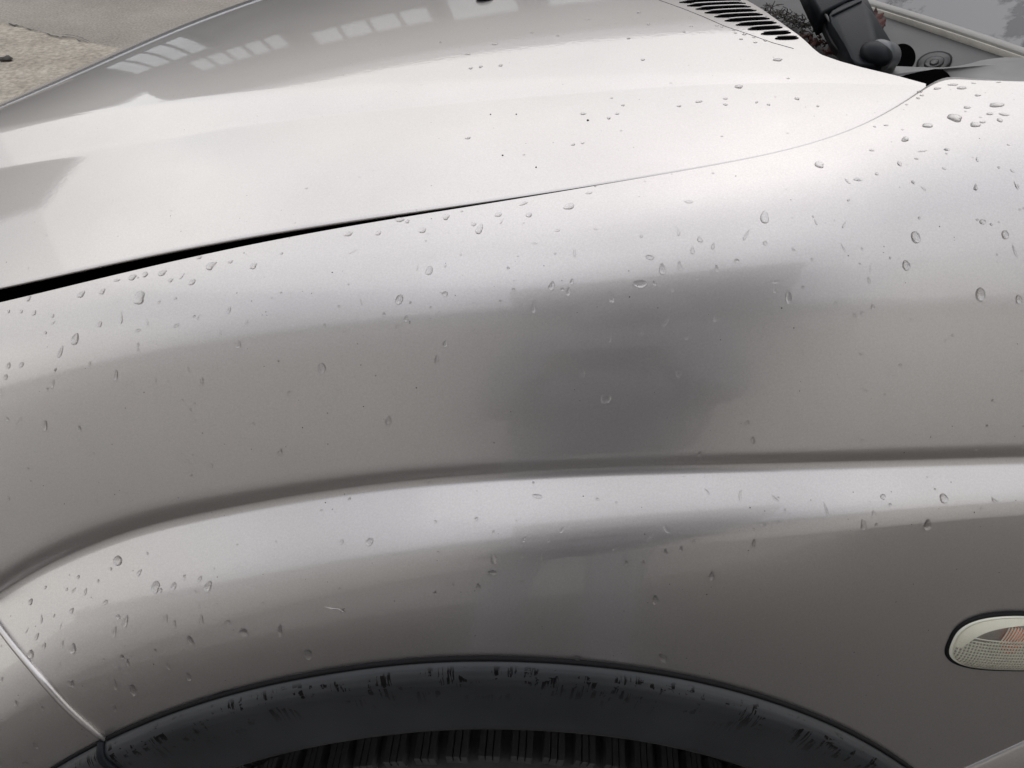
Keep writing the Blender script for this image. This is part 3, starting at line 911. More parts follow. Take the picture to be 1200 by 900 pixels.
# wiper arm on its spindle
wip = bpy.data.objects.new('wiper_arm', None); COL.objects.link(wip); wip.parent = car
AN = Vector((-0.10, -0.22, 1.0)).normalized()
AP = np.array(cw(1028, 62, 0.026))
def wa(px, py, h=0.0): return at_plane(px, py, AP + np.array(AN) * h, np.array(AN))
link('arm_head', slab_mesh('arm_head', [wa(x, y) for x, y in smooth_loop([(971, 17), (991, 5.5), (1012, -5), (1018, 2), (1030, 26), (1043, 47), (1044, 58), (1036, 70), (1020, 75), (1002, 73), (990, 52)], 3)], AN, 0.016, 0.0022, 3), DARKP, wip)
link('arm_hood', slab_mesh('arm_hood', [wa(x, y, 0.0012) for x, y in [(962, 15), (1010, -9), (1006, -40), (935, -40)]], AN, 0.020, 0.0018, 2), DARKP, wip)
link('arm_flange', slab_mesh('arm_flange', [wa(x, y, -0.010) for x, y in [(958, 17), (968, 12), (1006, 72), (994, 72), (975, 50)]], AN, 0.006, 0.001, 2), BLACK, wip)
link('spring_clip', tube_mesh('spring_clip', [wa(964, 16, -0.004), wa(968, 18, -0.002), wa(977, 32, -0.004), wa(981, 38, -0.006)], 0.0011, 8), GREYP, wip)
ridge = tube_mesh('ridge', [wa(975, 18.5, 0.0004), wa(992, 9.5, 0.0006), wa(1009, 1.5, 0.0004)], 0.0009, 8)
link('ridge', ridge, DARKP, wip)
# domed spindle cap and collar
ca = Vector((0.25, -0.10, 1.0)).normalized()
cc = Vector(wa(1027, 63, 0.001))
bm = bmesh.new(); bmesh.ops.create_uvsphere(bm, u_segments=32, v_segments=20, radius=1.0)
bmesh.ops.scale(bm, verts=bm.verts, vec=(0.0128, 0.0128, 0.0085))
rot = ca.to_track_quat('Z', 'Y').to_matrix().to_4x4()
bmesh.ops.transform(bm, matrix=Matrix.Translation(cc) @ rot, verts=bm.verts)
link('spindle_cap', bm_mesh('spindle_cap', bm), DARKP, wip)
ce = Vector(wa(1042, 68, -0.012))
link('spindle', tube_mesh('spindle', [cc - ca * 0.004, cc.lerp(ce, 0.35), cc.lerp(ce, 0.36), cc.lerp(ce, 0.8), cc.lerp(ce, 0.82), ce - ca * 0.02], [0.0122, 0.0122, 0.0112, 0.0112, 0.0095, 0.0095], 28), plain('spindle_metal', (0.12, 0.125, 0.13), 0.4, metal=0.3), wip)

# ---- louvred slots in the bonnet's rear edge
slots = [((766, -11), (852, -13)), ((776, -6), (858, -8)), ((786, -1.5), (863, -4)), ((796, 2.7), (868, 0.2)), ((805, 6.7), (874, 3.9)), ((815, 10.6), (880, 7.9)), ((825.5, 15), (886.5, 12.2)), ((837, 19.6), (894, 17)), ((849, 24.4), (902, 21.8)), ((862, 29.2), (910, 26.6)), ((876, 34.2), (917, 32)), ((891.5, 39.7), (927, 38.2)), ((908, 45), (936, 44.6))]
for (x0, y0), (x1, y1) in slots:
    lo, up = [], []
    L = x1 - x0
    for k in range(15):
        t = k / 14; x = x0 + L * t; y = y0 + (y1 - y0) * t
        w_ = 1.35 * (1 - abs(2 * t - 1) ** 3.0) ** 0.75
        lo.append((x, y + w_ + 0.25)); up.append((x, y - w_ + 0.25))
    def onhood(q, h):
        H = hit(q[0], q[1], (T_HOOD,)); return None if H is None else (H[0] + H[1] * h)
    ring = [onhood(q, 0.0006) for q in lo] + [onhood(q, 0.0006) for q in up[::-1][1:-1]]
    if any(p is None for p in ring): continue
    hn = hit((x0 + x1) / 2, (y0 + y1) / 2, (T_HOOD,))[1]
    so = link('vent_slot_shade', slab_mesh('vent_slot_shade', ring, hn, 0.0012), HOLE, hood, smooth=False)  # black slab on the skin, standing for shade inside an uncut slot
    # pressed louvre over the far edge of the slot
    rid = [onhood(q, 0.0012) for q in up[1:-1]]
    link('louvre', tube_mesh('louvre', rid, [0.0003] + [0.0007] * (len(rid) - 2) + [0.0004], 8), PAINT, hood)
# seam of the louvre pressing
link('vent_seam', tube_mesh('vent_seam', [hit(x, y, (T_HOOD,))[0] for x, y in ((772, 0), (800, 10), (825, 20), (850, 31), (880, 41), (905, 50), (930, 57))], 0.00028, 6), BLACK, hood)
# washer jet
H = hit(569, 2, (T_HOOD,))
jet = bmesh.new(); bmesh.ops.create_uvsphere(jet, u_segments=16, v_segments=10, radius=1.0)
bmesh.ops.scale(jet, verts=jet.verts, vec=(0.009, 0.006, 0.004)); bmesh.ops.translate(jet, verts=jet.verts, vec=H[0] + Vector((-0.001, 0.008, 0.001)))
link('washer_jet', bm_mesh('washer_jet', jet), DARKP, hood)

# ---- debris lying in the cowl
LIT = plain('pine_needles', (0.035, 0.03, 0.024), 0.8, var=0.5, scale=200)
RUST = plain('dead_leaf_brown', (0.055, 0.017, 0.012), 0.8, var=0.5, scale=150)
bm = bmesh.new()
rnd = random.Random(3)
for k in range(170):
    t = rnd.random()
    x = 897 + 55 * t + rnd.gauss(0, 5); y = 9 + 24 * t + rnd.gauss(0, 3.6)
    a = Vector(cw(x, y, 0.004 + rnd.random() * 0.006)); d = Vector((rnd.gauss(0, 1), rnd.gauss(0, 1), rnd.gauss(0, 0.4))).normalized()
    l = 0.004 + rnd.random() * 0.008
    mid_ = a + Vector((rnd.gauss(0, 1), rnd.gauss(0, 1), rnd.gauss(0, 1))).normalized() * l * 0.2
    p = [a - d * l / 2, mid_, a + d * l / 2]; sdv = d.cross(Vector((0, 0, 1))).normalized() * 0.0005; upv = Vector((0, 0, 0.0006))
    for q0_, q1_ in zip(p, p[1:]):
        vs = [bm.verts.new(q0_ + sdv), bm.verts.new(q0_ - sdv), bm.verts.new(q0_ + upv), bm.verts.new(q1_ + sdv), bm.verts.new(q1_ - sdv), bm.verts.new(q1_ + upv)]
        for f in ((0, 1, 4, 3), (1, 2, 5, 4), (2, 0, 3, 5)): bm.faces.new([vs[i_] for i_ in f])
tag(link('needle_litter', bm_mesh('needle_litter', bm), LIT, smooth=False), 'black dead pine needles caught in the scuttle beside the wiper arm', 'plant litter', kind='stuff')
bm = bmesh.new()
for k in range(90):
    t = rnd.random()
    x = 938 + 60 * t + rnd.gauss(0, 3); y = 40 + 28 * t + rnd.gauss(0, 3.2)
    a = Vector(cw(x, y, 0.004 + rnd.random() * 0.007)); r_ = 0.0014 + rnd.random() * 0.0026
    ax_ = Vector((rnd.gauss(0, 1), rnd.gauss(0, 1), rnd.gauss(0, 1))).normalized(); o_ = ax_.orthogonal().normalized(); o2 = ax_.cross(o_)
    c_ = [bm.verts.new(a + (o_ * math.cos(q_) + o2 * math.sin(q_) * 0.6) * r_ * (0.7 + 0.6 * rnd.random())) for q_ in (0, 1.3, 2.5, 3.7, 5.0)]
    top_ = bm.verts.new(a + ax_ * r_ * 0.35); bt_ = bm.verts.new(a - ax_ * r_ * 0.1)
    for i_ in range(5):
        bm.faces.new((c_[i_], c_[(i_ + 1) % 5], top_)); bm.faces.new((c_[(i_ + 1) % 5], c_[i_], bt_))
tag(link('leaf_litter', bm_mesh('leaf_litter', bm), RUST, smooth=False), 'crumbled red brown leaf bits along the rear edge of the bonnet', 'plant litter', kind='stuff')
tag(link('twig', tube_mesh('twig', [cw(936, -6, 0.012), cw(942, 8, 0.014), cw(950, 25, 0.013), cw(957, 38, 0.010), cw(963, 44, 0.006)], [0.0009, 0.001, 0.001, 0.0009, 0.0006], 7), RUST), 'thin red brown twig leaning beside the black wiper arm', 'twig')
lf = []
for k in range(13):
    t = k / 12
    c_ = Vector(cw(1024 + 11 * t, 12 + 20 * t, 0.012)); wd = 0.006 * math.sin(math.pi * min(1, t * 0.9 + 0.08)) * (1 + 0.25 * math.sin(k * 2.3))
    lf.append([c_ + Vector((-wd, 0, 0.002 * math.sin(k))), c_ + Vector((0, 0, -0.0015)), c_ + Vector((wd, 0.001, 0.003 * math.cos(k * 1.7)))])
lfm = grid_mesh('dead_leaf', lf)
lfo = link('dead_leaf', lfm, RUST); sm_ = lfo.modifiers.new('thickness', 'SOLIDIFY'); sm_.thickness = 0.0005
tag(lfo, 'curled red brown dead leaf tucked behind the wiper arm', 'leaf')

# ================================================================== surroundings seen in the paint

WALLG = concrete_mat('grey_render', (0.15, 0.145, 0.14), (0.19, 0.185, 0.175), 0.8, 30)
WALLP = concrete_mat('pale_render', (0.66, 0.645, 0.635), (0.74, 0.725, 0.715), 0.7, 25)
PANE = plain('sky_toned_glazing', (0.68, 0.70, 0.71), 0.3, var=0.06, scale=3)  # pale colour stands in for sky reflected by the panes
ROOFM = plain('roof_sheet', (0.50, 0.505, 0.54), 0.6, var=0.2, scale=4)
def box_bm(bm, x0, x1, y0, y1, z0, z1):
    r_ = bmesh.ops.create_cube(bm, size=1.0)
    bmesh.ops.scale(bm, verts=r_['verts'], vec=(x1 - x0, y1 - y0, z1 - z0))
    bmesh.ops.translate(bm, verts=r_['verts'], vec=((x0 + x1) / 2, (y0 + y1) / 2, (z0 + z1) / 2))
def box(name, b_, mat, parent):
    bm = bmesh.new(); box_bm(bm, *b_); return link(name, bm_mesh(name, bm), mat, parent, smooth=False)
def building(label, cat, loc, x0, x1, depth, h, mat, front):
    r_ = bpy.data.objects.new('building', None); COL.objects.link(r_); r_.location = loc
    tag(r_, label, cat)
    box('wall', (x0, x1, 0, depth * front, 0, h) if front > 0 else (x0, x1, -depth, 0, 0, h), mat, r_)
    y0, y1 = (-0.25, depth + 0.25) if front > 0 else (-depth - 0.25, 0.25)
    box('roof', (x0 - 0.15, x1 + 0.15, y0, y1, h, h + 0.22), ROOFM, r_)
    return r_
def window(parent, x0, x1, z0, z1, n):
    f = box('window_frame', (x0 - 0.06, x1 + 0.06, -0.06, 0.02, z0 - 0.06, z1 + 0.06), WALLG, parent)
    p = (x1 - x0) / n
    for k in range(n):
        box('window_pane', (x0 + p * k + 0.03, x0 + p * (k + 1) - 0.03, -0.075, -0.045, z0, z1), PANE, f)
shed = building('grey workshop across the yard, its windows mirrored in the bonnet', 'building', (0, 9.0, 0), -5.5, 9.5, 6.0, 4.45, WALLG, 1)
box('added_canopy', (-1.2, 1.7, -0.1, 0.55, 4.12, 4.26), ROOFM, back) if False else None
window(shed, -5.15, -4.05, 0.7, 2.3, 4)
window(shed, -4.5, -3.2, 2.75, 3.35, 5)
window(shed, -2.9, -1.4, 3.1, 3.6, 4)
window(shed, -1.2, -0.4, 3.0, 3.7, 1)
window(shed, -0.1, 0.9, 3.0, 3.7, 1)
window(shed, 1.6, 2.4, 3.0, 3.7, 1)
house = building('low grey outbuilding standing beyond the workshop corner', 'building', (0, 14.0, 0), -14.7, -9.2, 6.0, 5.1, WALLG, 1)
block = building('taller grey block at the end of the yard, mirrored at the bonnet corner', 'building', (0, 13.6, 0), -24.0, -15.0, 6.0, 8.4, WALLG, 1)
back = building('pale rendered house close beside the car, mirrored in the wing', 'house', (0, -2.3, 0), -9.0, 0.60, 5.0, 4.3, WALLP, -1)
box('added_canopy', (-0.7, 1.6, -0.3, 1.1, 4.05, 4.22), ROOFM, back)  # unseen overhang, added so its reflection draws the tip of the dark patch

WALLW = concrete_mat('white_render', (0.80, 0.79, 0.77), (0.87, 0.86, 0.84), 0.7, 25)
gar = building('white rendered garage next to the pale house, mirrored in the wing', 'garage', (0, -2.7, 0), 0.61, 9.0, 5.0, 3.95, WALLW, -1)
# the photographer, seen only as the dark shape in the wing
def person():
    bm = bmesh.new(); sk = bm.verts.layers.skin.new()
    J = {}
    def v(n_, p, r_):
        J[n_] = bm.verts.new(p); J[n_][sk].radius = (r_, r_ * 0.8)
    cx = 0.085
    v('pelvis', (cx, -0.76, 0.93), 0.25); v('waist', (cx, -0.74, 1.10), 0.24); v('chest', (cx, -0.72, 1.32), 0.23); v('neck', (cx, -0.66, 1.46), 0.065); v('head', (cx, -0.56, 1.55), 0.09); v('crown', (cx, -0.54, 1.66), 0.09)
    for s_ in (-1, 1):
        S_ = str(s_)
        v('sh' + S_, (cx + s_ * 0.21, -0.60, 1.49), 0.13); v('el' + S_, (cx + s_ * 0.215, -0.62, 1.16), 0.085); v('wr' + S_, (0.055 + s_ * 0.105, -0.39, 1.19), 0.032); v('pa' + S_, (0.055 + s_ * 0.09, -0.355, 1.207), 0.03)
        v('hip' + S_, (cx + s_ * 0.10, -0.78, 0.88), 0.10); v('kn' + S_, (cx + s_ * 0.11, -0.76, 0.48), 0.065); v('an' + S_, (cx + s_ * 0.12, -0.80, 0.08), 0.048); v('to' + S_, (cx + s_ * 0.14, -0.66, 0.04), 0.04)
        for a, b_ in (('chest', 'sh'), ('sh', 'el'), ('el', 'wr'), ('wr', 'pa'), ('pelvis', 'hip'), ('hip', 'kn'), ('kn', 'an'), ('an', 'to')):
            bm.edges.new((J[a if a in ('chest', 'pelvis') else a + S_], J[b_ + S_]))
    for a, b_ in (('pelvis', 'waist'), ('waist', 'chest'), ('chest', 'neck'), ('neck', 'head'), ('head', 'crown')): bm.edges.new((J[a], J[b_]))
    bm.verts.ensure_lookup_table()
    for x in bm.verts: x[sk].use_root = False
    J['pelvis'][sk].use_root = True
    me = bpy.data.meshes.new('person'); bm.to_mesh(me); bm.free()
    o = link('person', me, plain('navy_cloth', (0.42, 0.43, 0.48), 0.9, var=0.2, scale=20), smooth=False)
    o.modifiers.new('skin', 'SKIN'); o.modifiers.new('subdiv', 'SUBSURF').levels = 1; o.modifiers['subdiv'].render_levels = 2
    o.modifiers['skin'].use_smooth_shade = True
    tag(o, 'person in dark jacket and trousers holding a phone over the wing', 'person')
    SK = plain('skin', (0.26, 0.18, 0.14), 0.55, var=0.08); HA = plain('hair', (0.34, 0.35, 0.39), 0.6)
    b2 = bmesh.new(); bmesh.ops.create_uvsphere(b2, u_segments=24, v_segments=16, radius=1.0)
    bmesh.ops.scale(b2, verts=b2.verts, vec=(0.070, 0.09, 0.10)); bmesh.ops.rotate(b2, verts=b2.verts, matrix=Matrix.Rotation(R(35), 3, 'X')); bmesh.ops.translate(b2, verts=b2.verts, vec=(cx, -0.535, 1.62))
    link('face', bm_mesh('face', b2), SK, o)
    b2 = bmesh.new(); bmesh.ops.create_uvsphere(b2, u_segments=24, v_segments=16, radius=1.0)
    bmesh.ops.scale(b2, verts=b2.verts, vec=(0.15, 0.15, 0.18)); bmesh.ops.rotate(b2, verts=b2.verts, matrix=Matrix.Rotation(R(35), 3, 'X')); bmesh.ops.translate(b2, verts=b2.verts, vec=(cx + 0.01, -0.57, 1.70))
    link('hair', bm_mesh('hair', b2), HA, o)
    # fingers closing round the phone edges
    for s_ in (-1, 1):
        base = Vector((0.055 + s_ * 0.09, -0.355, 1.207))
        for k in range(5):
            a = base + Vector((0, 0.0, -0.03 + 0.018 * k)) if k < 4 else base + Vector((-s_ * 0.01, -0.01, 0.03))
            ln = (0.055, 0.065, 0.062, 0.05, 0.045)[k]
            link('finger', tube_mesh('finger', [a, a + Vector((-s_ * ln * 0.25, 0.012, 0.008)), a + Vector((-s_ * ln * 0.55, 0.0, 0.004)), a + Vector((-s_ * ln * 0.8, -0.012, -0.004))], [0.0095, 0.0088, 0.008, 0.006], 8), SK, o)
    return o
person()
fwd = Vector((0, cp, -sp)); upv_ = Vector((0, sp, cp)); rt = Vector((1, 0, 0))
pc_ = CAM + rt * 0.055 - upv_ * 0.022 - fwd * 0.012
bm = bmesh.new(); bmesh.ops.create_cube(bm, size=1.0); bmesh.ops.scale(bm, verts=bm.verts, vec=(0.142, 0.07, 0.008))
bmesh.ops.bevel(bm, geom=[e for e in bm.edges], offset=0.0025, segments=2, affect='EDGES')
bmesh.ops.transform(bm, matrix=Matrix.Translation(pc_) @ Matrix((rt, upv_, -fwd)).transposed().to_4x4(), verts=bm.verts)
tag(link('phone', bm_mesh('phone', bm), DARKP, smooth=False), 'black phone held over the wing by the person', 'phone')

# ================================================================== rain

def drop_mesh(name, kind, seed):
    """closed water bead, unit box -0.5..0.5 (x across, y up the slope), z height 1"""
    r_ = random.Random(seed); nr, na = 7, 22
    ph = [r_.uniform(0, 6.28) for _ in range(4)]; am = [r_.uniform(0.03, 0.11) / (1 + 0.8 * k_) for k_ in range(4)]
    irr = {'bead': 0.5, 'tear': 0.6, 'run': 1.0, 'puddle': 1.4, 'bowl': 0.3}[kind]
    def outline(a):
        w_ = 1 + irr * sum(am[k] * math.cos((k + 2) * a + ph[k]) for k in range(4))
        x, y = 0.5 * math.cos(a) * w_, 0.5 * math.sin(a) * w_
        if kind == 'tear': x *= (1 - 0.55 * (y + 0.5)) * 1.25
        elif kind == 'bead': x *= (1 - 0.22 * (y + 0.5)) * 1.1
        elif kind == 'run': x = x * (1 - 0.7 * min(1, max(0, y + 0.5)) ** 0.7) * 1.2 + 0.25 * math.sin(y * 3 + ph[0])
        elif kind == 'bowl':
            x *= 1 - 0.35 * (y + 0.5) * -1; y = y * 0.9
        return x, y
    ring = [outline(2 * math.pi * k / na) for k in range(na)]
    cx_, cy_ = sum(p[0] for p in ring) / na, sum(p[1] for p in ring) / na
    low = {'tear': 0.16, 'run': 0.2, 'bead': 0.10, 'puddle': 0.05, 'bowl': 0.12}[kind]
    bm = bmesh.new(); rows_ = []
    for i in range(nr):
        q = 1 - i / nr
        hgt = (1 - q ** 2.1) ** 0.85
        off = -low * (1 - q)
        rows_.append([bm.verts.new((cx_ + (x - cx_) * q, cy_ + (y - cy_) * q + off, hgt)) for x, y in ring])
    tip = bm.verts.new((cx_, cy_ - low, 1.0))
    base = [bm.verts.new((v_.co.x, v_.co.y, -0.22)) for v_ in rows_[0]]; bt = bm.verts.new((cx_, cy_, -0.22))
    for a_, b_ in zip(rows_, rows_[1:]):
        for k in range(na): bm.faces.new((a_[k], a_[(k + 1) % na], b_[(k + 1) % na], b_[k]))
    for k in range(na):
        bm.faces.new((rows_[-1][k], rows_[-1][(k + 1) % na], tip))
        bm.faces.new((base[(k + 1) % na], base[k], bt)); bm.faces.new((base[k], base[(k + 1) % na], rows_[0][(k + 1) % na], rows_[0][k]))
    me = bm_mesh(name, bm); me.materials.append(WATER)
    for p in me.polygons: p.use_smooth = True
    return me
DM = {k: [drop_mesh('raindrop', k, 11 * i + j) for j in range(6)] for i, k in enumerate(('bead', 'tear', 'run', 'puddle', 'bowl'))}

def zone(px, py, H):
    """(group ending, label ending) for the place on the body"""
    body = H[3]
    if body == 'hood':
        if py < 75: return 'by the bonnet louvres', 'by the bonnet louvres'
        if px < 640: return 'on the middle of the bonnet slope', 'on mid bonnet slope'
        return 'on the rear of the bonnet slope', 'on rear bonnet slope'
    if body == 'bumper': return 'on the bumper corner', 'on the bumper corner'
    if py > RC(px) - 6:
        if px < 165: return 'on the flare by the bumper seam', 'on flare near bumper seam'
        if px < 400: return 'on the front of the flare', 'on front flare over arch'
        if px < 800: return 'on the middle of the flare', 'on middle flare over arch'
        return 'on the rear of the flare', 'on rear flare near indicator'
    if px < 420:
        if py < 345: return 'just under the bonnet gap', 'under the black bonnet gap'
        if py < 400: return 'on the front shoulder', 'on the front shoulder'
        return 'on the front of the wing', 'on the front flank'
    if px < 860:
        if py < 300: return 'on the middle shoulder', 'on the middle shoulder'
        if px < 600: return 'left of the dark reflection', 'left of the dark reflection'
        return 'in the dark reflection', 'in the dark reflection'
    if py < 160: return 'by the windscreen corner', 'by the windscreen corner'
    if py < 255: return 'on the rear shoulder', 'on the rear shoulder'
    return 'on the rear of the wing', 'on the rear flank'

def hit_body(px, py):
    d = Vector(ray(px, py)).normalized(); best = None
    for t, nm in ((T_FENDER, 'fender'), (T_HOOD, 'hood'), (T_BUMPER, 'bumper')):
        l, n, i, di = t.ray_cast(CAM, d)
        if l is not None and (best is None or di < best[2]): best = (l, n if n.dot(d) < 0 else -n, di, nm)
    return best
FV = Vector((0, cp, -sp)); UV_ = Vector((0, sp, cp))
def proj(P):
    q = P - CAM; t = q.dot(FV); return Vector((600 + F * q.x / t, 450 - F * q.dot(UV_) / t))
count = [0]
rd = random.Random(21)
SPRAY = bmesh.new()
ALIKE = {}
def drop(px, py, kind, w_, h_, lab=None, rot=0.0, flat=1.0, stuff=False):
    """bead seen at px,py about w_ x h_ pixels"""
    H = hit_body(px, py)
    if H is None: return
    P, n = H[0], H[1].normalized()
    up = Vector((0, 0, 1)) - n * n.z
    if up.length < 0.12: up = Vector((0, 1, 0)) - n * n.y
    up.normalize()
    if kind == 'puddle':                        # lies on the near-level top: no running direction
        up = Vector((0, 1, 0)) - n * n.y; up.normalize()
    ang = rot + rd.gauss(0, 0.12)
    xa = up.cross(n).normalized()
    up2 = up * math.cos(ang) + xa * math.sin(ang); xa2 = up2.cross(n).normalized()
    e = 0.001
    sx = max(0.2, (proj(P + xa2 * e) - proj(P)).length / e); sy = max(0.2, (proj(P + up2 * e) - proj(P)).length / e)
    wm, hm = w_ / sx, min(h_ / sy, 0.016)
    hgt = min(wm, hm) * (0.10 if kind == 'puddle' else 0.12 + 0.24 * (1 - max(0.0, n.z))) * flat + 0.00006
    M = Matrix((xa2, up2, n)).transposed().to_4x4(); M.translation = P - n * 0.00002
    M = M @ Matrix.Diagonal((wm, hm, hgt, 1))
    me = DM[kind][rd.randrange(6)]
    if stuff:
        tmp = bmesh.new(); tmp.from_mesh(me); tmp.transform(M); vs = [SPRAY.verts.new(v_.co) for v_ in tmp.verts]
        for f in tmp.faces: SPRAY.faces.new([vs[v_.index] for v_ in f.verts])
        tmp.free(); return
    count[0] += 1
    o = bpy.data.objects.new('raindrop', me); COL.objects.link(o)
    o.matrix_world = M
    zn, where = zone(px, py, H)
    if lab: tag(o, lab, 'raindrop', 'raindrops on the car')
    else:
        big = w_ * h_ > 52
        look = {'run': ('long thin streaks', 'long thin streak of water') if h_ > 10.6 else ('short thin streaks', 'short thin trickle of water'),
                'puddle': ('wide flat raindrops', 'wide flat raindrop') if w_ > 8.5 else ('small flat raindrops', 'small flat raindrop'),
                'bowl': ('bowl shaped raindrops', 'bowl shaped raindrop'),
                'tear': ('larger teardrops', 'larger pointed teardrop') if big else ('small teardrops', 'small pointed teardrop'),
                'bead': ('round raindrops', 'round raindrop') if w_ > 4.8 else ('tiny round raindrops', 'tiny round bead of water')}[kind]
        tag(o, look[1] + ' ' + where, 'raindrop', 'raindrops on the car')
        ALIKE.setdefault(look[1] + ' ' + where, []).append((px, o))
A_ = lambda pts, ox, oy, k: [(ox + x / k, oy + y / k, *r_) for x, y, *r_ in pts]
SMALL, MED, BIG = (4.0, 5.5), (5.5, 8.5), (8.0, 12.5)
drops = []
# left wing
drops += A_([(10,155,'puddle',9,5),(100,150,'puddle',8,6),(120,200,'tear',6,7),(185,210,'tear',5,5),(188,235,'run',3,8),(285,135,'puddle',12,7),(360,125,'puddle',9,6),(465,75,'puddle',12,7),(510,65,'puddle',8,7),(570,60,'puddle',13,6),(640,70,'run',3,10),(675,92,'puddle',10,7),(890,35,'puddle',11,7),(425,215,'run',5,16),(520,230,'run',4,8),(805,190,'tear',5,9),(350,240,'puddle',8,6),(485,262,'puddle',8,4),(485,312,'tear',4,6),(485,330,'bead',4,4),(775,275,'run',3,14),(870,235,'run',3,8),(1018,135,'run',2.5,9),(160,270,'bead',4,4),(75,383,'puddle',8,6),(30,385,'tear',6,8),(20,425,'tear',6,7),(185,450,'tear',5,11),(165,470,'bead',4,6),(315,380,'tear',4,8),(195,400,'bead',3,6),(465,450,'run',4,15),(545,440,'tear',4,8),(552,490,'run',3,12),(632,420,'run',3.5,12),(660,400,'tear',4,8),(745,390,'bead',5,3),(640,508,'bead',4,4),(685,520,'bead',4,3),(275,515,'run',3,12),(25,575,'bead',5,6),(70,580,'run',5,13),(278,608,'tear',6,9),(288,650,'bead',3,3),(418,645,'run',3,7),(660,720,'run',2.5,9),(743,738,'tear',4,8),(985,690,'tear',6,10),(97,748,'bead',4,4),(30,853,'tear',4,6),(340,865,'bead',4,4),(1140,245,'bead',4,6),(1015,480,'bead',4,5),(1130,500,'bead',3,4),(890,590,'bead',4,4),(1190,475,'bead',4,5),(445,835,'bead',3,4),(5,480,'run',4,9),(600,85,'puddle',7,5),(320,75,'puddle',9,4),(410,85,'puddle',9,4),(700,5,'puddle',9,4),(810,20,'puddle',8,4),(30,195,'bead',4,5),(75,195,'bead',4,5),(700,215,'run',3,8),(620,245,'puddle',10,4),(1060,265,'bead',3,3)], 0, 300, 3)
# middle
drops += A_([(25,222,'puddle',12,6),(40,285,'run',3,13),(130,220,'puddle',8,5),(205,172,'puddle',13,6),(232,178,'puddle',6,5),(285,210,'puddle',11,6),(368,163,'puddle',9,7),(465,188,'puddle',7,5),(552,155,'puddle',10,5),(565,178,'run',3,8),(660,155,'tear',8,7),(640,115,'puddle',12,4),(870,78,'puddle',10,3),(270,340,'run',2.5,8),(365,335,'bead',3,4),(365,433,'bead',7,7),(70,460,'run',3,8),(228,520,'tear',6,9),(195,550,'tear',5,9),(180,600,'bead',5,5),(12,567,'bead',5,6),(150,505,'bead',4,5),(335,665,'tear',6,12),(475,555,'run',4,9),(540,655,'tear',4,7),(632,657,'tear',4.5,9),(36,737,'bead',3.5,3.5),(250,800,'bead',3,3),(605,418,'bead',4,4),(560,460,'bead',4,4),(645,460,'run',3,9),(675,480,'tear',7,14),(740,405,'tear',8,13),(810,390,'tear',5,9),(798,425,'tear',6,12),(820,290,'tear',4,10),(895,205,'puddle',6,3),(760,210,'puddle',8,3),(680,255,'puddle',7,3),(1100,397,'bead',5.5,6),(1085,305,'bowl',10,7),(1190,335,'tear',6,12),(1180,210,'run',6,12),(1055,230,'bead',4,4),(1145,530,'run',6,18),(1058,565,'tear',5,13),(945,590,'run',3,12),(1005,555,'bead',3,4),(850,712,'tear',5.5,12),(1185,715,'bowl',8,10),(1163,415,'tear',4,9),(795,840,'bead',3.5,3.5),(420,295,'bead',3,3),(350,430,'bead',3,3)], 400, 200, 3)
# right wing
drops += A_([(580,155,'run',4,10),(612,150,'puddle',9,4),(25,230,'run',10,6),(225,345,'run',5,16),(110,385,'run',6,9),(35,400,'tear',6,10),(65,360,'run',9,8),(290,375,'bead',6,6),(190,437,'bead',7,6),(120,465,'tear',6,10),(50,500,'bead',4,5),(90,545,'bead',3,4),(1055,300,'bead',9,7),(1168,400,'run',4,18),(1170,170,'run',2.5,12),(1030,178,'run',6,8),(325,512,'bowl',9,5),(322,540,'tear',5,9),(20,705,'run',7,11),(105,765,'tear',4,8),(345,675,'run',3,14),(280,685,'run',3,16),(420,750,'run',2,22),(540,585,'run',4,6),(605,630,'tear',4,9),(630,620,'bead',4,6),(668,598,'tear',5,8),(655,505,'tear',4,9),(660,460,'run',2,12),(630,395,'bead',3,4),(568,310,'run',4,10),(565,390,'run',2.5,12),(468,300,'run',3,9),(925,720,'bead',3,6),(765,805,'bead',5,5),(1070,705,'bead',4,3),(1190,828,'bead',4,5),(365,860,'bead',3.5,3.5),(930,45,'puddle',7,4),(825,78,'bead',3,3),(780,12,'puddle',9,5),(665,48,'puddle',8,3),(810,160,'bead',4,4),(455,432,'bead',3.5,4),(335,605,'bead',2.5,2.5),(1105,415,'bead',2.5,3),(390,395,'run',4,6)], 800, 160, 3)
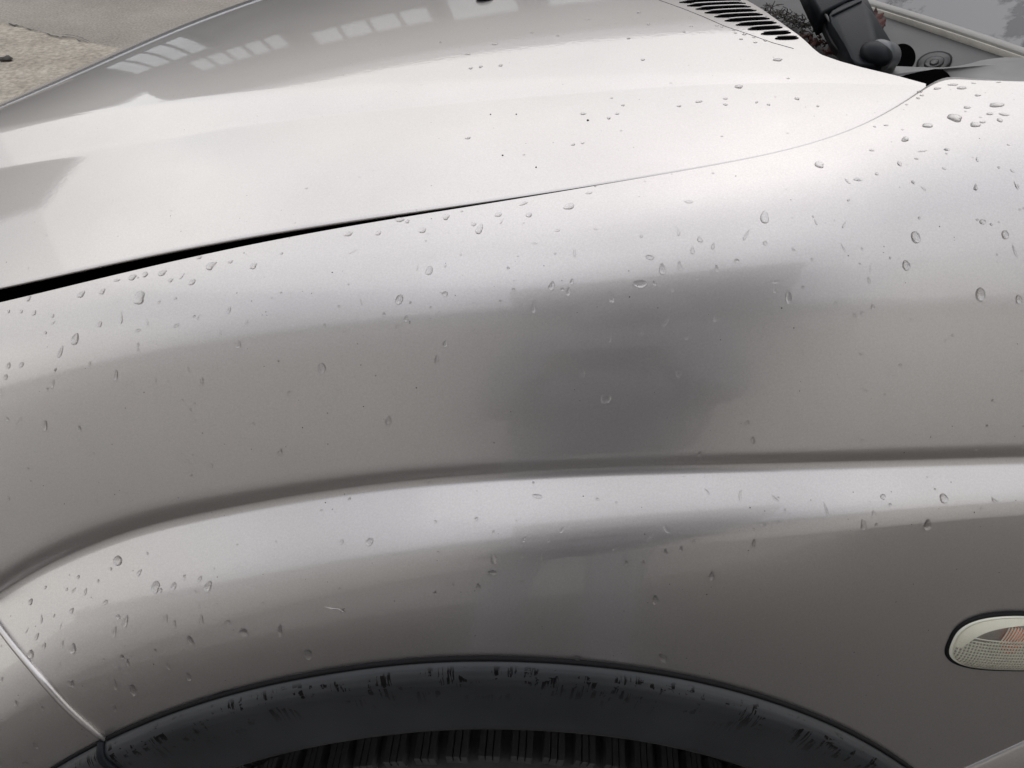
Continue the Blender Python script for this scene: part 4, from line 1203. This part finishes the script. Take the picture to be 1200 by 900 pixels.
# flare, left
drops += A_([(390,200,'bead',3.5,4),(490,213,'tear',5,10),(610,262,'puddle',8,10),(650,230,'run',6,7),(703,235,'tear',5,9),(260,275,'run',4,9),(300,280,'tear',4,10),(160,265,'bead',3,5),(235,272,'bead',3,5),(108,315,'tear',6,9),(252,347,'tear',5,9),(370,318,'puddle',8,6),(145,375,'run',4,11),(95,415,'run',2.5,8),(130,437,'tear',5,10),(155,470,'tear',5,9),(218,465,'tear',4,11),(303,465,'run',2.5,8),(415,370,'bead',7,7),(580,375,'puddle',9,10),(612,395,'tear',6,12),(700,330,'run',3,9),(800,390,'puddle',10,6),(975,490,'bead',6,6),(592,543,'tear',5.5,9),(405,608,'tear',6,14),(450,530,'tear',5,10),(430,510,'bead',5,7),(420,550,'run',3,14),(255,605,'tear',5,10),(210,540,'run',3.5,13),(108,500,'bead',9,11),(545,487,'bead',4,5),(403,690,'tear',5,9),(55,672,'tear',6,8),(150,690,'bead',5,7),(125,820,'tear',7,9),(275,810,'bead',4,4),(5,590,'bead',4,8),(90,885,'puddle',9,6),(145,765,'bead',2.5,4),(365,520,'bead',3,4),(345,242,'bead',3.5,4),(275,228,'bead',4,5),(190,365,'bead',2.5,5),(215,400,'run',2,9),(685,280,'bead',4,4),(565,275,'bead',5,6)], 0, 600, 3)
# flare, middle and right
drops += A_([(2,105,'tear',5,7),(530,215,'bowl',10,8),(482,265,'tear',7,10),(635,155,'run',6,8),(635,245,'bead',5,4),(707,165,'run',4,15),(778,62,'run',6,10),(645,97,'run',6,7),(728,100,'bead',4,5),(535,72,'bead',4,6),(330,285,'bead',5,5),(330,35,'bead',4,5),(475,25,'bead',5,6),(5,350,'tear',7,7),(1062,178,'tear',4,7),(830,513,'bead',8,9),(1090,88,'run',5,16),(1145,55,'run',9,14),(1140,140,'bead',5,8),(1195,130,'tear',5,9),(940,115,'tear',4,6),(690,-55,'bowl',12,6),(900,-45,'bead',5,4)], 400, 600, 3)
drops += A_([(40,102,'tear',4.5,8),(250,110,'tear',5,12),(282,47,'bowl',8,7),(335,38,'bead',4,6),(682,47,'bead',4.5,6),(672,5,'tear',5,8)], 800, 600, 3)
drops += A_([(590,200,'bead',4,3),(445,180,'bead',4,3),(660,215,'run',3,8),(795,120,'bead',3.5,3),(1165,190,'bead',4,5)], 400, 440, 3)
drops += A_([(135,80,'tear',5,7),(228,165,'bead',5,6),(247,228,'tear',5.5,10),(60,275,'tear',5,8),(20,165,'run',6,8),(632,228,'bead',5,3),(1090,90,'bead',4,5),(325,430,'run',5,11),(205,420,'run',6,12),(85,410,'run',4,11),(505,470,'run',4,20),(705,427,'bowl',6,8),(1050,468,'bead',3.5,4),(1097,437,'run',6,10),(360,475,'run',4,7),(730,455,'bead',4,5)], 800, 440, 3)
# rear shoulder
drops += A_([(590,82,'puddle',11,4),(700,55,'puddle',16,3.5),(875,130,'puddle',9,3.5),(800,215,'puddle',10,4),(910,318,'puddle',9,4),(1030,305,'puddle',9,5),(370,435,'puddle',8,6),(465,105,'puddle',9,3),(482,130,'puddle',6,3),(455,150,'puddle',5,3),(375,195,'puddle',4,2.5),(325,610,'puddle',7,6),(440,575,'bead',4,3),(485,522,'puddle',14,2.5),(650,512,'puddle',6,3),(655,540,'bead',3,3),(640,645,'puddle',6,3),(860,770,'run',5,9),(875,580,'run',5,6),(1145,760,'run',2.5,14),(1120,660,'run',4,7),(1165,770,'run',3,6),(425,740,'run',6,5),(45,725,'puddle',8,3.5),(165,682,'puddle',5,4),(230,340,'puddle',7,2.5),(150,350,'puddle',4,2.5),(345,370,'bead',3,2.5),(490,785,'run',4,7),(1090,478,'bead',3.5,3),(960,260,'puddle',10,4),(1060,265,'puddle',14,4),(845,45,'puddle',6,2),(1022,38,'puddle',7,2)], 1000, 90, 6)
# bonnet
drops += A_([(375,200,'puddle',14,4),(245,290,'puddle',12,4.5),(440,330,'puddle',7,4),(200,330,'puddle',7,3),(345,350,'puddle',5,3),(305,342,'puddle',4,3),(200,350,'puddle',6,3),(112,340,'puddle',10,3),(45,355,'puddle',6,3),(410,262,'bead',4,2.5),(510,355,'bead',4,3)], 780, 0, 2.857)
drops += A_([(540,155,'puddle',8,2.5),(445,190,'puddle',9,2.5),(490,235,'puddle',5,3),(560,230,'puddle',6,3),(455,240,'puddle',6,2.5),(865,68,'puddle',7,2),(960,80,'puddle',4,2),(1045,43,'puddle',5,3),(1080,85,'puddle',4,3),(1010,135,'puddle',5,2.5),(760,125,'puddle',4,2.5),(670,115,'puddle',4,2),(345,148,'bead',4,2.5),(940,415,'puddle',5,3.5),(970,400,'puddle',6,2.5),(990,370,'puddle',5,2.5),(850,400,'puddle',8,3),(815,508,'puddle',6,3),(848,503,'puddle',5,2.5),(1060,210,'puddle',6,2.5),(445,485,'puddle',8,3)], 400, 0, 3)
drops += A_([(300,185,'puddle',5,2),(110,130,'bead',4,2),(250,225,'bead',4,2.5),(480,180,'puddle',5,2),(515,187,'bead',4,2.5),(600,213,'puddle',5,2),(610,232,'bead',4,2.5),(675,240,'puddle',6,3),(740,262,'puddle',5,2.5),(650,275,'bead',5,2.5),(820,285,'puddle',5,2.5),(750,298,'bead',5,3),(290,125,'bead',4,2)], 760, 0, 6)
drops.sort(key=lambda d: -d[3] * d[4])
for i_d, d_ in enumerate(drops):
    px, py, kind, w_, h_ = d_
    drop(px, py, kind, w_ * 0.92, h_ * 0.95, rot=(rd.choice((-1, 1)) * 0.3 if kind == 'run' else 0.0), stuff=i_d >= 243)
tag(link('fine_raindrops', bm_mesh('fine_raindrops', SPRAY), WATER), 'smallest raindrops sprinkled all over the silver paint', 'raindrops', kind='stuff')
# the beads that stand out, each with its own description
for px, py, kind, w_, h_, lab in [
    (163, 349, 'puddle', 18, 14, 'largest flat raindrop below the bonnet gap near the left edge'),
    (249, 312, 'run', 11, 15, 'hooked squiggle of rainwater just under the bonnet gap'),
    (88, 397, 'tear', 11, 15, 'slanting raindrop with a tail high on the front of the wing'),
    (71, 412, 'tear', 6, 15, 'slim vertical raindrop beside the slanting one at the left'),
    (135, 440, 'tear', 8, 15, 'bold dark teardrop at the left, level with the reflected roof edge'),
    (236, 448, 'tear', 6, 14, 'narrow leaning teardrop right of the bold dark one'),
    (52, 499, 'tear', 9, 14, 'bold teardrop low on the left flank of the wing'),
    (279, 404, 'tear', 8, 11, 'pale ringed raindrop at the end of a wet trail, left flank'),
    (377, 432, 'bead', 11, 14, 'round bold raindrop alone on the middle left of the flank'),
    (562, 268, 'tear', 9, 14, 'largest raindrop on the shoulder where the bonnet gap closes'),
    (667, 242, 'puddle', 15, 7, 'wide flat raindrop on the shoulder right of the closing gap'),
    (503, 317, 'bead', 9, 12, 'clear oval raindrop ring alone on the bright shoulder'),
    (468, 351, 'bead', 10, 13, 'clear raindrop ring at the left tip of the dark reflection'),
    (522, 403, 'bead', 7, 8, 'small round raindrop left of the dark reflection'),
    (455, 493, 'bead', 8, 12, 'single raindrop left of centre between roof reflection and crease'),
    (716, 348, 'tear', 8, 16, 'long bright teardrop in the middle of the dark reflection'),
    (750, 333, 'bowl', 16, 12, 'wide bowl shaped raindrop in the dark reflection'),
    (776, 315, 'tear', 9, 15, 'bright U shaped raindrop high in the dark reflection'),
    (710, 467, 'bowl', 13, 15, 'bright claw shaped raindrop low in the dark reflection'),
    (838, 373, 'bead', 7, 10, 'raindrop on the right border of the dark reflection'),
    (896, 254, 'tear', 12, 16, 'large clear raindrop at the top right of the dark reflection'),
    (960, 193, 'puddle', 13, 8, 'flat raindrop on the pale shoulder below the bonnet corner seam'),
    (924, 349, 'bead', 9, 17, 'tall oval raindrop right of the dark reflection'),
    (1073, 278, 'bead', 12, 16, 'large round raindrop, upper of two in line on the rear flank'),
    (1062, 311, 'bead', 10, 14, 'oval raindrop, lower of two in line on the rear flank'),
    (1149, 345, 'bead', 14, 17, 'largest raindrop on the rear flank, near the right edge'),
    (1178, 275, 'bead', 10, 12, 'raindrop above the largest one near the right edge'),
    (1194, 351, 'bead', 9, 12, 'raindrop at the right edge beside the largest one'),
    (138, 657, 'bead', 12, 13, 'round raindrop highest on the front flare, just under the crease'),
    (182, 688, 'puddle', 13, 14, 'lumpy raindrop on the front flare below the round one'),
    (244, 687, 'tear', 10, 15, 'bold raindrop on the front flare right of the lumpy one'),
    (85, 760, 'tear', 10, 15, 'large raindrop close to the bumper seam'),
    (147, 728, 'tear', 8, 15, 'teardrop in the middle of the front flare'),
    (134, 740, 'tear', 6, 15, 'slim teardrop beside another in the middle of the front flare'),
    (236, 727, 'tear', 7, 13, 'teardrop with a trail above it on the front flare'),
    (286, 741, 'bead', 12, 11, 'round raindrop on the flare over the end of the arch bead'),
    (223, 751, 'tear', 10, 14, 'slanted raindrop on the flare over the arch bead'),
    (328, 739, 'tear', 7, 16, 'tall narrow raindrop on the flare left of centre'),
    (361, 767, 'bead', 11, 15, 'lowest large raindrop above the wheel arch, left of centre'),
    (221, 793, 'tear', 8, 10, 'small bold raindrop just above the wheel arch bead'),
    (156, 809, 'bead', 9, 15, 'large raindrop just above the wheel arch, near the seam'),
    (433, 635, 'bead', 9, 12, 'oval raindrop on the brightest part of the flare'),
    (578, 655, 'tear', 9, 15, 'bright edged raindrop at the lower border of the flare highlight'),
    (735, 660, 'tear', 7, 8, 'raindrop at the lower border of the flare highlight, right of centre'),
    (768, 703, 'tear', 10, 12, 'lone raindrop in the dark below the flare highlight'),
    (777, 771, 'bead', 11, 13, 'raindrop just above the top right of the wheel arch'),
    (834, 675, 'tear', 9, 11, 'dark raindrop below the rear flare highlight'),
    (1012, 615, 'tear', 8, 14, 'tall raindrop under the rear flare highlight'),
    (1087, 615, 'tear', 12, 14, 'bold raindrop under the rear flare highlight, nearest the indicator'),
    (1106, 584, 'bead', 11, 13, 'clear raindrop on the rear flare highlight near the right edge'),
    (1127, 103, 'puddle', 14, 6, 'flat raindrop by the windscreen corner of the wing'),
    (1168, 123, 'puddle', 21, 7, 'long flat raindrop near the right edge by the windscreen'),
    (1119, 138, 'puddle', 21, 10, 'biggest flat raindrop on the rear shoulder, dark underneath'),
    (1087, 147, 'puddle', 15, 7, 'flat raindrop left of the biggest one on the rear shoulder'),
    (1143, 146, 'puddle', 15, 7, 'slanting flat raindrop right of the biggest one on the rear shoulder')]:
    drop(px, py, kind, w_ * 0.92, h_ * 0.95, lab)
NUM = 'zero one two three four five six seven eight nine ten eleven twelve'.split()
ORD = 'first second third fourth fifth sixth seventh eighth ninth tenth eleventh'.split()
for base, lst in ALIKE.items():
    m = len(lst)
    if m == 1: continue
    lst.sort(key=lambda t: t[0])
    for k, (x_, o) in enumerate(lst):
        tot = NUM[m] if m < 13 else 'many'
        o['label'] = base + (', leftmost of ' if k == 0 else ', rightmost of ' if k == m - 1 else ', %s from left of ' % ORD[k] if k < 11 else ', further right of ') + tot
# fine spray and grit, beyond counting
def speck_cloud(name, n_, mat, label, cat, size, seed, hfac):
    bm = bmesh.new(); r_ = random.Random(seed); k = 0
    while k < n_:
        px, py = r_.uniform(0, 1200), r_.uniform(60, 850)
        H = hit_body(px, py)
        if H is None: continue
        k += 1
        P, n = H[0], H[1].normalized(); a = n.orthogonal().normalized(); b_ = n.cross(a)
        sz = size * (0.4 + 1.1 * r_.random() ** 2)
        ring = [bm.verts.new(P + (a * math.cos(q) + b_ * math.sin(q)) * sz * r_.uniform(0.7, 1.2)) for q in (0, 1.05, 2.1, 3.14, 4.2, 5.2)]
        top_ = bm.verts.new(P + n * sz * hfac); bt_ = bm.verts.new(P - n * sz * 0.1)
        for i_ in range(6):
            bm.faces.new((ring[i_], ring[(i_ + 1) % 6], top_)); bm.faces.new((ring[(i_ + 1) % 6], ring[i_], bt_))
    tag(link(name, bm_mesh(name, bm), mat), label, cat, kind='stuff')
GRIT = plain('grit', (0.09, 0.08, 0.07), 0.9, var=0.4, scale=500)
speck_cloud('grit', 260, GRIT, 'fine dark grit specks scattered over the silver paint', 'dirt', 0.00035, 4, 0.5)
speck_cloud('spray', 420, WATER, 'fine spray of water specks scattered over the silver paint', 'water spray', 0.0008, 9, 0.45)
for px, py, r0 in ((589, 182, 0.0011), (575, 134, 0.0009), (605, 134, 0.0009), (628, 196, 0.0010), (689, 141, 0.0014), (916, 361, 0.0009)):
    H = hit_body(px, py)
    bm = bmesh.new(); bmesh.ops.create_icosphere(bm, subdivisions=2, radius=r0 * 0.58)
    for v_ in bm.verts: v_.co *= 1 + 0.2 * math.sin(v_.co.x * 4000 + px)
    bmesh.ops.translate(bm, verts=bm.verts, vec=H[0])
    GL = {589: 'black grit speck in mid bonnet slope, below the close pair', 575: 'black grit speck on bonnet slope, left of the close pair', 605: 'black grit speck on bonnet slope, right of the close pair', 628: 'lowest black grit speck on the bonnet slope', 689: 'largest black grit speck on the bonnet slope, furthest right', 916: 'black grit speck below the tall oval raindrop'}
    tag(link('grit_speck', bm_mesh('grit_speck', bm), CRK), GL[px], 'grit', 'grit specks on the paint')
